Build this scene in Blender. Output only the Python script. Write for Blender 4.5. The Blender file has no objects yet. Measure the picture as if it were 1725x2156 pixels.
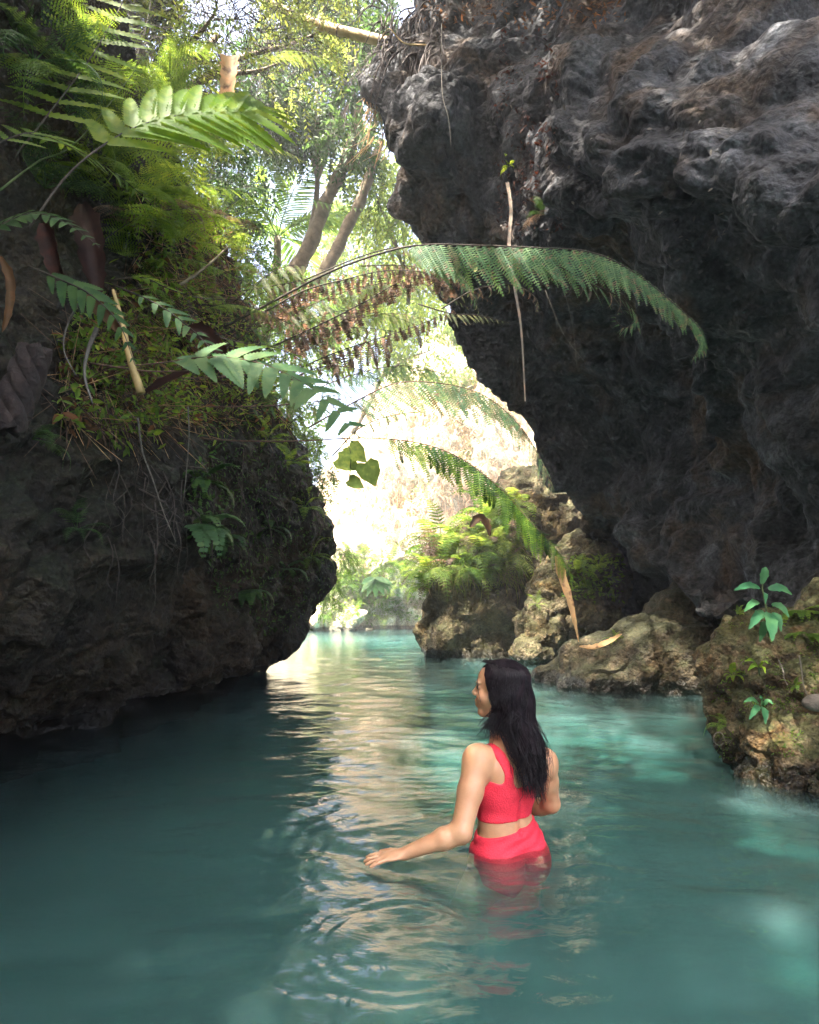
import bpy, bmesh, math, random, time
import numpy as np
from mathutils import Vector, Matrix
from mathutils.bvhtree import BVHTree
T0 = time.time()
rng = np.random.default_rng(7); random.seed(7)
SC = bpy.context.scene; COL = SC.collection
# ------------------------------------------------------------------ camera, sky, sun, exposure
cam = bpy.data.cameras.new('camera'); co = bpy.data.objects.new('camera', cam); COL.objects.link(co)
cam.sensor_fit = 'HORIZONTAL'; cam.sensor_width = 36; cam.lens = 27.0; cam.clip_start = .05; cam.clip_end = 400
PITCH = math.radians(8.7)
co.location = (0, 0, 1.0); co.rotation_euler = (math.pi/2 + PITCH, 0, 0); SC.camera = co
SUNV = Vector((-.37, -.34, .865)).normalized()
SUN_EL = math.asin(SUNV.z); SUN_AZ = math.atan2(SUNV.x, SUNV.y)
w = bpy.data.worlds.new('World'); SC.world = w; w.use_nodes = True
nt = w.node_tree; bg = nt.nodes['Background']; sky = nt.nodes.new('ShaderNodeTexSky')
sky.sky_type = 'NISHITA'; sky.sun_disc = False; sky.sun_elevation = SUN_EL; sky.sun_rotation = SUN_AZ
sky.air_density = .8; sky.dust_density = 7; sky.ozone_density = .3
nt.links.new(sky.outputs[0], bg.inputs[0]); bg.inputs[1].default_value = .15
sl = bpy.data.lights.new('sun', 'SUN'); sl.energy = 5; sl.angle = math.radians(.6); sl.color = (1, .93, .82)
so = bpy.data.objects.new('sun', sl); COL.objects.link(so); so.rotation_euler = SUNV.to_track_quat('Z', 'Y').to_euler()
vs = SC.view_settings; vs.view_transform = 'Standard'; vs.look = 'None'; vs.gamma = 1; vs.use_curve_mapping = False
vs.exposure = 3.25
cy = SC.cycles; cy.use_denoising = True; cy.max_bounces = 8; cy.diffuse_bounces = 4; cy.glossy_bounces = 3
cy.transmission_bounces = 4; cy.transparent_max_bounces = 24; cy.sample_clamp_indirect = 6; cy.caustics_reflective = False
cy.caustics_refractive = False; cy.use_adaptive_sampling = True; cy.adaptive_threshold = .02

F = 1293.7; CP, SP = math.cos(PITCH), math.sin(PITCH)
def P(px, py, Y):
    'the point at depth Y metres that the photograph shows at px, py (photo width 1725)'
    dx = (px-862.5)/F; dy = (1078-py)/F; s = Y/(CP-SP*dy)
    return Vector((dx*s, Y, 1+(SP+CP*dy)*s))
def W(px, py, z=0.0):
    'the point of the horizontal plane z seen at px, py'
    dy = (1078-py)/F; s = (z-1)/(SP+CP*dy)
    return Vector(((px-862.5)/F*s, (CP-SP*dy)*s, z))
# ------------------------------------------------------------------ noise
_r = np.random.default_rng(3); PERM = _r.permutation(256); PERM = np.concatenate([PERM, PERM, PERM]).astype(np.int32)
_g = _r.normal(size=(256, 3)); _g /= np.linalg.norm(_g, axis=1)[:, None]; GR = _g.astype(np.float32)
def perlin(p):
    p = np.asarray(p, np.float32); sh = p.shape[:-1]; p = p.reshape(-1, 3)
    i = np.floor(p).astype(np.int32); f = p-i; u = f*f*f*(f*(f*6-15)+10); i &= 255
    out = np.zeros(len(p), np.float32)
    for a in (0, 1):
        for b in (0, 1):
            for c in (0, 1):
                h = PERM[PERM[PERM[(i[:, 0]+a) & 255]+((i[:, 1]+b) & 255)]+((i[:, 2]+c) & 255)]
                g = GR[h]
                d = g[:, 0]*(f[:, 0]-a)+g[:, 1]*(f[:, 1]-b)+g[:, 2]*(f[:, 2]-c)
                out += d*(u[:, 0] if a else 1-u[:, 0])*(u[:, 1] if b else 1-u[:, 1])*(u[:, 2] if c else 1-u[:, 2])
    return out.reshape(sh)*1.5
def fbm(p, o=4, gain=.5, ridged=False):
    s = 0; a = 1; p = np.asarray(p, np.float32)
    for k in range(o):
        n = perlin(p*2**k+k*13.7)
        s = s+a*((1-2*np.abs(n)) if ridged else n); a *= gain
    return s
def worley(p):
    'distance to the nearest feature point'
    p = np.asarray(p, np.float32); i = np.floor(p).astype(np.int32); best = np.full(p.shape[:-1], 9., np.float32)
    for a in (-1, 0, 1):
        for b in (-1, 0, 1):
            for c in (-1, 0, 1):
                q = i+np.array([a, b, c]); h = PERM[PERM[PERM[q[..., 0] & 255]+(q[..., 1] & 255)]+(q[..., 2] & 255)]
                best = np.minimum(best, np.sum((q+.5+.45*GR[h]-p)**2, -1))
    return np.sqrt(best)
# ------------------------------------------------------------------ objects
def tag(o, label=None, cat=None, group=None, kind=None):
    if label: o['label'] = label
    if cat: o['category'] = cat
    if group: o['group'] = group
    if kind: o['kind'] = kind
    return o
def empty(name, loc, label=None, cat=None, group=None):
    o = bpy.data.objects.new(name, None); COL.objects.link(o); o.location = loc; o.empty_display_size = .1
    return tag(o, label, cat, group)
def link(name, me, parent=None, mw=None):
    o = bpy.data.objects.new(name, me); COL.objects.link(o)
    if parent: o.parent = parent
    if mw is not None: o.matrix_local = mw
    return o
def mesh_np(name, V, faces, mat, smooth=True, col=None):
    'faces: a list of integer arrays (n,3) or (n,4)'
    me = bpy.data.meshes.new(name); V = np.asarray(V, np.float32)
    if not isinstance(faces, (list, tuple)): faces = [faces]
    faces = [np.asarray(f, np.int32) for f in faces if len(f)]
    me.vertices.add(len(V)); me.vertices.foreach_set('co', V.ravel())
    nl = sum(f.size for f in faces); npoly = sum(len(f) for f in faces)
    me.loops.add(nl); me.loops.foreach_set('vertex_index', np.concatenate([f.ravel() for f in faces]))
    me.polygons.add(npoly); tot = np.concatenate([np.full(len(f), f.shape[1], np.int32) for f in faces])
    st = np.concatenate([[0], np.cumsum(tot)[:-1]]).astype(np.int32)
    me.polygons.foreach_set('loop_start', st); me.polygons.foreach_set('loop_total', tot)
    me.polygons.foreach_set('use_smooth', np.full(npoly, smooth)); me.update(calc_edges=True)
    if mat is not None: me.materials.append(mat)
    if col is not None:
        a = me.color_attributes.new('tint', 'FLOAT_COLOR', 'POINT')
        c = np.ones((len(V), 4), np.float32); c[:, :3] = col; a.data.foreach_set('color', c.ravel())
    return me
class MB:
    'collects pieces into one mesh'
    def __init__(s): s.V = []; s.q = []; s.t = []; s.n = 0
    def add(s, V, q=None, t=None):
        V = np.asarray(V, np.float32).reshape(-1, 3)
        if q is not None and len(q): s.q.append(np.asarray(q, np.int32)+s.n)
        if t is not None and len(t): s.t.append(np.asarray(t, np.int32)+s.n)
        s.V.append(V); s.n += len(V)
    def tube(s, pts, rad, n=6, cap=True):
        pts = np.array([tuple(p) for p in pts], np.float32); m = len(pts)
        rad = np.broadcast_to(np.asarray(rad, np.float32), (m,)) if np.ndim(rad) else np.full(m, rad, np.float32)
        tg = np.gradient(pts, axis=0); tg /= np.linalg.norm(tg, axis=1)[:, None]+1e-9
        up = np.array([0, 0, 1.]) if abs(tg[0, 2]) < .9 else np.array([1., 0, 0])
        a = np.cross(tg, up); a /= np.linalg.norm(a, axis=1)[:, None]+1e-9; b = np.cross(tg, a)
        th = np.linspace(0, 2*np.pi, n, endpoint=False)
        V = pts[:, None]+rad[:, None, None]*(np.cos(th)[None, :, None]*a[:, None]+np.sin(th)[None, :, None]*b[:, None])
        i, j = np.meshgrid(np.arange(m-1), np.arange(n), indexing='ij'); j2 = (j+1) % n
        q = np.stack([i*n+j, i*n+j2, (i+1)*n+j2, (i+1)*n+j], -1).reshape(-1, 4)
        V = V.reshape(-1, 3); t = []
        if cap:
            V = np.concatenate([V, pts[:1], pts[-1:]]); k = m*n
            t = [(k, (x+1) % n, x) for x in range(n)]+[(k+1, (m-1)*n+x, (m-1)*n+(x+1) % n) for x in range(n)]
        s.add(V, q, t)
    def build(s, name, mat, smooth=True): return mesh_np(name, np.concatenate(s.V), [np.concatenate(x) for x in (s.q, s.t) if x], mat, smooth)
def crom(pts, n):
    'Catmull-Rom through pts, n samples'
    p = np.array([tuple(x) for x in pts], float); m = len(p)
    return crw(m, n) @ p
def crw(m, n, us=None):
    'n x m interpolation weights'
    Wt = np.zeros((n, m))
    for r, u in enumerate(np.linspace(0, m-1, n) if us is None else us):
        i = min(int(u), m-2); t = u-i
        ws = (-.5*t+t*t-.5*t**3, 1-2.5*t*t+1.5*t**3, .5*t+2*t*t-1.5*t**3, -.5*t*t+.5*t**3)
        for k, wt in enumerate(ws):
            j = i-1+k
            if j < 0: Wt[r, 0] += 2*wt; Wt[r, 1] -= wt
            elif j > m-1: Wt[r, m-1] += 2*wt; Wt[r, m-2] -= wt
            else: Wt[r, j] += wt
    return Wt
# ------------------------------------------------------------------ materials
def mat(name):
    m = bpy.data.materials.new(name); m.use_nodes = True; t = m.node_tree
    return m, t.nodes, t.links, t.nodes['Principled BSDF']
def N(ns, kind, **kw):
    n = ns.new(kind)
    for k, v in kw.items():
        if k in n.inputs: n.inputs[k].default_value = v
        else: setattr(n, k, v)
    return n
def ramp(ns, stops):
    r = ns.new('ShaderNodeValToRGB'); e = r.color_ramp.elements
    while len(e) < len(stops): e.new(.5)
    for x, (p, c) in zip(e, stops): x.position = p; x.color = (*c, 1) if len(c) == 3 else c
    return r
def rock_mat(name, dark, mid, light, stain=(.20, .11, .04), moss=(.035, .05, .012), moss_amt=.5, bump=.05, rough=.85, wet=0.0, scale=1.0):
    m, ns, L, pb = mat(name); tc = ns.new('ShaderNodeTexCoord')
    def noise(s, d=6, ro=.6, dis=0):
        n = N(ns, 'ShaderNodeTexNoise', Scale=s*scale, Detail=d, Roughness=ro, Distortion=dis); L.new(tc.outputs['Object'], n.inputs['Vector']); return n
    n1 = noise(2.2, 6, .66, .1); r1 = ramp(ns, [(.30, dark), (.5, mid), (.72, light)]); L.new(n1.outputs[0], r1.inputs[0])
    n2 = noise(.9, 6, .6, .6); r2 = ramp(ns, [(.50, (0, 0, 0)), (.68, (1, 1, 1))]); L.new(n2.outputs[0], r2.inputs[0])
    mx = N(ns, 'ShaderNodeMix', data_type='RGBA'); L.new(r2.outputs[0], mx.inputs[0]); L.new(r1.outputs[0], mx.inputs[6]); mx.inputs[7].default_value = (*stain, 1)
    # moss prefers faces that look up
    ge = ns.new('ShaderNodeNewGeometry'); sx = ns.new('ShaderNodeSeparateXYZ'); L.new(ge.outputs['Normal'], sx.inputs[0])
    n3 = noise(3.2, 7, .7, .2)
    ad = N(ns, 'ShaderNodeMath', operation='MULTIPLY_ADD'); L.new(sx.outputs[2], ad.inputs[0]); ad.inputs[1].default_value = .22; L.new(n3.outputs[0], ad.inputs[2])
    r3 = ramp(ns, [(.62-.18*moss_amt, (0, 0, 0)), (.74-.14*moss_amt, (moss_amt,)*3)]); L.new(ad.outputs[0], r3.inputs[0])
    m2 = N(ns, 'ShaderNodeMix', data_type='RGBA'); L.new(r3.outputs[0], m2.inputs[0]); L.new(mx.outputs[2], m2.inputs[6]); m2.inputs[7].default_value = (*moss, 1)
    # fine grain in colour
    n4 = noise(26, 3, .6); r4 = ramp(ns, [(.3, (.45,)*3), (.7, (1.5,)*3)]); L.new(n4.outputs[0], r4.inputs[0])
    m3 = N(ns, 'ShaderNodeMix', data_type='RGBA', blend_type='MULTIPLY'); m3.inputs[0].default_value = 1; L.new(m2.outputs[2], m3.inputs[6]); L.new(r4.outputs[0], m3.inputs[7])
    # dark wet line where the water laps
    sp_ = ns.new('ShaderNodeSeparateXYZ'); L.new(ge.outputs['Position'], sp_.inputs[0]); wz = N(ns, 'ShaderNodeMath', operation='MULTIPLY_ADD'); L.new(n3.outputs[0], wz.inputs[0]); wz.inputs[1].default_value = -.25; L.new(sp_.outputs[2], wz.inputs[2])
    wr = ramp(ns, [(0.0, (.33,)*3), (.04, (1, 1, 1))]); L.new(wz.outputs[0], wr.inputs[0]); m4 = N(ns, 'ShaderNodeMix', data_type='RGBA', blend_type='MULTIPLY'); m4.inputs[0].default_value = 1; L.new(m3.outputs[2], m4.inputs[6]); L.new(wr.outputs[0], m4.inputs[7])
    rr = N(ns, 'ShaderNodeMath', operation='MULTIPLY'); rr.inputs[1].default_value = rough; L.new(wr.outputs[0], rr.inputs[0]); L.new(rr.outputs[0], pb.inputs['Roughness'])
    L.new(m4.outputs[2], pb.inputs['Base Color'])
    pb.inputs['Roughness'].default_value = rough
    pb.inputs['Specular IOR Level'].default_value = .25+.3*wet
    # relief: lumps, pits and grain
    v = N(ns, 'ShaderNodeTexVoronoi', Scale=9*scale, feature='F1', Randomness=1.); nw = noise(4, 3, .5); wv = N(ns, 'ShaderNodeVectorMath', operation='MULTIPLY_ADD')
    L.new(nw.outputs[1], wv.inputs[0]); wv.inputs[1].default_value = (.07, .07, .07); L.new(tc.outputs['Object'], wv.inputs[2]); L.new(wv.outputs[0], v.inputs['Vector'])
    n5 = noise(11, 4, .60, 0)
    hs = N(ns, 'ShaderNodeMath', operation='MULTIPLY_ADD'); L.new(v.outputs['Distance'], hs.inputs[0]); hs.inputs[1].default_value = -.45; L.new(n5.outputs[0], hs.inputs[2])
    v2 = N(ns, 'ShaderNodeTexVoronoi', Scale=22*scale, feature='F1'); L.new(wv.outputs[0], v2.inputs['Vector']); hs0 = hs; hs = N(ns, 'ShaderNodeMath', operation='MULTIPLY_ADD'); L.new(v2.outputs['Distance'], hs.inputs[0]); hs.inputs[1].default_value = -.22; L.new(hs0.outputs[0], hs.inputs[2])
    b = N(ns, 'ShaderNodeBump', Strength=1.0, Distance=bump*1.2); L.new(hs.outputs[0], b.inputs['Height']); L.new(b.outputs[0], pb.inputs['Normal'])
    return m
def leaf_mat(name, col, tr=None, amt=.45, var=.5, rough=.45, brown=None, bscale=14, spec=.16):
    m, ns, L, pb = mat(name); tr = tr or (min(1, col[0]*1.9+.02), min(1, col[1]*1.7), col[2]*.6)
    oi = ns.new('ShaderNodeObjectInfo'); tc = ns.new('ShaderNodeTexCoord'); ge = ns.new('ShaderNodeNewGeometry')
    n = N(ns, 'ShaderNodeTexNoise', Scale=bscale, Detail=3); L.new(ge.outputs['Position'], n.inputs['Vector'])
    a = N(ns, 'ShaderNodeMath', operation='ADD'); L.new(ge.outputs['Random Per Island'], a.inputs[0]); L.new(oi.outputs['Random'], a.inputs[1])
    a2 = N(ns, 'ShaderNodeMath', operation='MULTIPLY_ADD'); L.new(a.outputs[0], a2.inputs[0]); a2.inputs[1].default_value = .3; L.new(n.outputs[0], a2.inputs[2])
    lo, hi = 1-var, 1+var
    r = ramp(ns, [(.35, tuple(c*lo for c in col)), (.8, col), (1.15 if False else 1.0, tuple(min(1, c*hi) for c in (col[0]*1.25, col[1], col[2]*.9)))]); L.new(a2.outputs[0], r.inputs[0])
    out = r
    if brown:
        n6 = N(ns, 'ShaderNodeTexNoise', Scale=bscale*1.7, Detail=4); L.new(ge.outputs['Position'], n6.inputs['Vector'])
        r6 = ramp(ns, [(.56, (0, 0, 0)), (.68, (1, 1, 1))]); L.new(n6.outputs[0], r6.inputs[0])
        mx = N(ns, 'ShaderNodeMix', data_type='RGBA'); L.new(r6.outputs[0], mx.inputs[0]); L.new(r.outputs[0], mx.inputs[6]); mx.inputs[7].default_value = (*brown, 1); csock = mx.outputs[2]
    else: csock = r.outputs[0]
    L.new(csock, pb.inputs['Base Color']); pb.inputs['Roughness'].default_value = rough; pb.inputs['Specular IOR Level'].default_value = spec
    t = ns.new('ShaderNodeBsdfTranslucent'); ml = N(ns, 'ShaderNodeMix', data_type='RGBA', blend_type='MULTIPLY'); ml.inputs[0].default_value = 1
    L.new(csock, ml.inputs[6]); k = [tr[i]/max(col[i], 1e-3) for i in range(3)]; ml.inputs[7].default_value = (*k, 1); L.new(ml.outputs[2], t.inputs[0])
    mix = ns.new('ShaderNodeMixShader'); mix.inputs[0].default_value = amt; L.new(pb.outputs[0], mix.inputs[1]); L.new(t.outputs[0], mix.inputs[2])
    bn = N(ns, 'ShaderNodeBump', Strength=.35, Distance=.004); n7 = N(ns, 'ShaderNodeTexNoise', Scale=120, Detail=2); L.new(tc.outputs['Object'], n7.inputs['Vector']); L.new(n7.outputs[0], bn.inputs['Height']); L.new(bn.outputs[0], pb.inputs['Normal'])
    L.new(mix.outputs[0], ns['Material Output'].inputs[0]); return m
def wood_mat(name, a, b, scale=12, rough=.8, bump=.01):
    m, ns, L, pb = mat(name); tc = ns.new('ShaderNodeTexCoord'); n = N(ns, 'ShaderNodeTexNoise', Scale=scale, Detail=7, Roughness=.65, Distortion=.8); L.new(tc.outputs['Object'], n.inputs['Vector'])
    r = ramp(ns, [(.3, a), (.7, b)]); L.new(n.outputs[0], r.inputs[0]); L.new(r.outputs[0], pb.inputs['Base Color']); pb.inputs['Roughness'].default_value = rough
    bb = N(ns, 'ShaderNodeBump', Strength=.8, Distance=bump); L.new(n.outputs[0], bb.inputs['Height']); L.new(bb.outputs[0], pb.inputs['Normal']); return m
M = {}
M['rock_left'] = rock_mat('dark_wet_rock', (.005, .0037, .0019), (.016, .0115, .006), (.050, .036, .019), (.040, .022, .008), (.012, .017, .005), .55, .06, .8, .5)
M['rock_right'] = rock_mat('grey_blue_rock', (.013, .0128, .0135), (.036, .0355, .038), (.115, .118, .128), (.085, .053, .030), (.016, .014, .008), .25, .045, .85, .2)
M['rock_ochre'] = rock_mat('ochre_tufa', (.018, .012, .006), (.080, .053, .024), (.32, .25, .15), (.13, .066, .016), (.03, .042, .009), .7, .035, .8, .3, 2.2)
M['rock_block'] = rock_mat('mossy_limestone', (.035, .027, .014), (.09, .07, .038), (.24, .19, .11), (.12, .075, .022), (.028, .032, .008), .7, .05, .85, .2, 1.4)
M['rock_cave'] = rock_mat('shaded_cave_rock', (.014, .011, .007), (.045, .035, .02), (.14, .105, .06), (.07, .043, .015), (.022, .028, .008), .6, .04, .85, .3, 1.6)  # darker rock copy, the boulder's shade is put into its colour
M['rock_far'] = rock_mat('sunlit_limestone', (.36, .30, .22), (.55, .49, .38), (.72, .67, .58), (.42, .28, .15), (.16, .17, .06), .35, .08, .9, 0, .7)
M['soil'] = rock_mat('leaf_litter_soil', (.018, .013, .008), (.04, .028, .016), (.09, .06, .03), (.05, .03, .015), (.02, .03, .008), .5, .06, .95, 0, 2)
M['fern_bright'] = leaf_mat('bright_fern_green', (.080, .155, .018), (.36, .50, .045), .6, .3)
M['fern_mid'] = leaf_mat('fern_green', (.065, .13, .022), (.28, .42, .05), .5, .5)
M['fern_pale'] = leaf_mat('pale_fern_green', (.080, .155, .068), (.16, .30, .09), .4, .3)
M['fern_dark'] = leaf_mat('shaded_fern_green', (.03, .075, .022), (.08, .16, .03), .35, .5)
M['fern_blue'] = leaf_mat('blue_green_fern', (.075, .15, .072), (.22, .38, .13), .4, .4, brown=(.20, .13, .09))
M['fern_dead'] = leaf_mat('dead_fern_brown', (.13, .095, .075), (.26, .17, .11), .3, .6, .8)
M['fern_fade'] = leaf_mat('fading_fern', (.14, .17, .09), (.25, .30, .13), .4, .4, brown=(.22, .14, .10))
M['leaf_tree'] = leaf_mat('tree_leaf', (.05, .10, .018), (.20, .34, .05), .5, .55)
M['leaf_yellow'] = leaf_mat('yellow_green_leaf', (.085, .13, .028), (.27, .36, .07), .5, .5)
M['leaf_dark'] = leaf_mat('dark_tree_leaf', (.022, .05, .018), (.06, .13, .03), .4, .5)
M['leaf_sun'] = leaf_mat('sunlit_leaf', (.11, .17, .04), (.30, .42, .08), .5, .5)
M['leaf_broad'] = leaf_mat('broad_leaf', (.045, .15, .07), (.10, .30, .09), .3, .3, .35)
M['leaf_brown'] = leaf_mat('dry_brown_leaf', (.11, .058, .025), (.20, .10, .04), .3, .4, .6)
M['leaf_rust'] = leaf_mat('rust_red_leaf', (.030, .012, .008), (.06, .02, .01), .3, .6, .6)
M['leaf_tan'] = leaf_mat('tan_dry_leaf', (.42, .27, .13), (.55, .34, .15), .35, .25, .55, brown=(.16, .09, .05), bscale=9)
M['strip'] = leaf_mat('grey_dry_strip', (.26, .22, .18), (.26, .22, .18), .2, .3, .8)
M['straw'] = leaf_mat('dry_straw', (.36, .27, .15), (.42, .30, .16), .3, .5, .8)
M['pinkish'] = leaf_mat('dry_reddish_creeper', (.46, .37, .27), (.46, .36, .25), .3, .4, .8)
M['stem'] = wood_mat('fern_stem', (.02, .014, .010), (.06, .04, .025), 30)
M['stem_red'] = wood_mat('reddish_stem', (.06, .03, .02), (.14, .075, .045), 30)
M['stem_green'] = wood_mat('green_stem', (.05, .08, .02), (.10, .13, .04), 30)
M['bark'] = wood_mat('grey_brown_bark', (.10, .075, .05), (.26, .20, .13), 6, .9, .03)
M['bamboo'] = wood_mat('bamboo_tan', (.26, .17, .05), (.42, .30, .12), 8, .6)
M['root'] = wood_mat('hanging_root', (.05, .04, .032), (.17, .15, .12), 25)
M['root_dark'] = wood_mat('dark_root', (.03, .022, .018), (.09, .065, .055), 25)
M['deadwood'] = wood_mat('twisted_deadwood', (.010, .006, .005), (.045, .026, .02), 20, .85, .06)
# ------------------------------------------------------------------ large structure: cliffs as displaced sheets with their real depth
def grid_faces(nu, nv):
    i, j = np.meshgrid(np.arange(nu-1), np.arange(nv-1), indexing='ij')
    return np.stack([i*nv+j, i*nv+j+1, (i+1)*nv+j+1, (i+1)*nv+j], -1).reshape(-1, 4)
def rock_disp(p, amp, seed=0, big=1., fine=1.):
    q = p+seed
    wq = q+.35*np.stack([perlin(q*.8+5), perlin(q*.8+17), perlin(q*.8+31)], -1)
    d = .62*big*fbm(wq*.55, 3)+(big-1)*.8*(.5-worley(wq*.95+3))+.30*fbm(wq*1.3, 3, .55, True)-.15
    d += .20*(.55-worley(wq*1.9*np.array([1, 1, .75])))+.055*(.5-worley(wq*6.5))
    d += fine*(.055*fbm(wq*6, 4, .55, True)-.05*np.clip(.30-worley(wq*3.7+9), 0, 1)*4+.03*(.5-worley(wq*15)))
    return amp*d
def dense(m, n, a, b, share=.86):
    'n stations over 0..m-1, most of them between a and b'
    k = int(n*share); r = n-k; l = max(2, int(r*a/(a+(m-1-b)+1e-9))); return np.concatenate([np.linspace(0, a, l, endpoint=False), np.linspace(a, b, k), np.linspace(b, m-1, max(2, r-l)+1)[1:]])
def sheet(name, rows, nu, nv, amp, m, seed=0, flip=False, ampf=None, ur=None, vr=None, big=1.):
    'rows: control rows of world points, interpolated and displaced along the normal'
    C = np.array([[tuple(p) for p in r] for r in rows])
    us = dense(C.shape[0], nu, *ur) if ur else np.linspace(0, C.shape[0]-1, nu); vs_ = dense(C.shape[1], nv, *vr) if vr else np.linspace(0, C.shape[1]-1, nv)
    nu, nv = len(us), len(vs_); A, B = crw(C.shape[0], nu, us), crw(C.shape[1], nv, vs_)
    X = np.einsum('ia,abk,jb->ijk', A, C, B)
    du = np.gradient(X, axis=0); dv = np.gradient(X, axis=1); n = np.cross(du, dv); n /= np.linalg.norm(n, axis=-1)[..., None]+1e-9
    if flip: n = -n
    a = amp if ampf is None else amp*ampf(X)
    X = X+n*(rock_disp(X, 1., seed, big, .55 if big > 1 else 1.)*a)[..., None]
    f = grid_faces(nu, nv)
    if flip: f = f[:, ::-1]
    o = link(name, mesh_np(name, X.reshape(-1, 3), f, m)); return o
def V3(*a): return Vector(a)
# ---- left cliff: columns along depth; each section goes from under water up over the undercut belly to the bank
secs = []
for Y, prof in (
    (-6.0, [(.6, -1.2), (.6, 0), (.9, .5), (1.0, 1.2), (.9, 2.2), (.6, 3.4), (0, 4.6), (-1.6, 5.6), (-6, 7)]),  # unseen bend behind the camera, added to darken the left water
    (-4.0, [(-1.6, -1.2), (-1.6, 0), (-1.2, .5), (-1.0, 1.2), (-1.1, 2.2), (-1.4, 3.4), (-2.0, 4.6), (-3.6, 5.6), (-9, 7)]),
    (-1.4, [(-3.2, -1.2), (-3.2, 0), (-2.6, .4), (-2.4, 1.2), (-2.5, 2.2), (-2.7, 3.4), (-3.3, 4.8), (-4.6, 5.8), (-9, 7)]),
    (1.5, [(-3.6, -1.2), (-3.6, .1), (-2.9, .5), (-2.35, 1.0), (-2.35, 1.9), (-2.5, 3.1), (-2.6, 4.6), (-3.8, 5.8), (-9, 7)]),
    (3.0, [(-3.5, -1.2), (-3.4, .1), (-2.6, .55), (-2.05, 1.0), (-2.15, 1.8), (-2.35, 2.9), (-2.55, 4.6), (-3.6, 6.0), (-9, 6.2)]),
    (4.3, [(-3.2, -1.2), (-3.1, .1), (-2.5, .7), (-2.05, 1.15), (-1.95, 2.0), (-2.2, 3.0), (-2.5, 4.5), (-3.4, 6.2), (-9, 6.2)]),
    (5.8, [(-2.7, -1.2), (-2.55, -.05), (-2.45, .4), (-2.2, 1.1), (-2.0, 2.0), (-2.1, 3.0), (-2.4, 4.5), (-3.3, 6.0), (-9, 6.2)]),
    (7.4, [(-2.8, -1.2), (-2.65, -.05), (-2.3, .40), (-1.95, 1.0), (-1.85, 1.9), (-1.95, 3.0), (-2.3, 4.4), (-3.4, 6.0), (-9, 6.2)]),
    (8.9, [(-2.9, -1.2), (-2.75, -.1), (-2.35, .34), (-1.85, .8), (-1.75, 1.8), (-1.8, 3.0), (-2.3, 4.0), (-3.6, 5.6), (-9, 6.2)]),
    (10.4, [(-3.1, -1.2), (-2.9, .1), (-2.15, .42), (-1.8, .75), (-1.7, 1.8), (-1.85, 3.0), (-2.5, 3.9), (-4.0, 5.0), (-9, 6)]),
    (11.6, [(-3.6, -1.2), (-3.4, .1), (-2.6, .5), (-1.95, .9), (-1.85, 1.9), (-2.1, 3.0), (-2.9, 3.8), (-4.4, 4.8), (-9, 5.6)]),
    (13.0, [(-4.6, -1.2), (-4.5, .1), (-4.1, .6), (-3.5, 1.0), (-3.3, 1.9), (-3.4, 2.8), (-4.0, 3.6), (-5.4, 4.6), (-9, 5)]),
    (15.0, [(-7, -1.2), (-7, .1), (-6.8, .6), (-6.6, 1.0), (-6.5, 1.9), (-6.6, 2.8), (-7, 3.6), (-8, 4.0), (-11, 4.2)])):
    secs.append([V3(x, Y, z) for x, z in prof])
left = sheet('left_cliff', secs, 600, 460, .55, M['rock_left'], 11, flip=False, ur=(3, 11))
tag(left, 'dark undercut rock wall of the gorge on the left', kind='structure')
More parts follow.
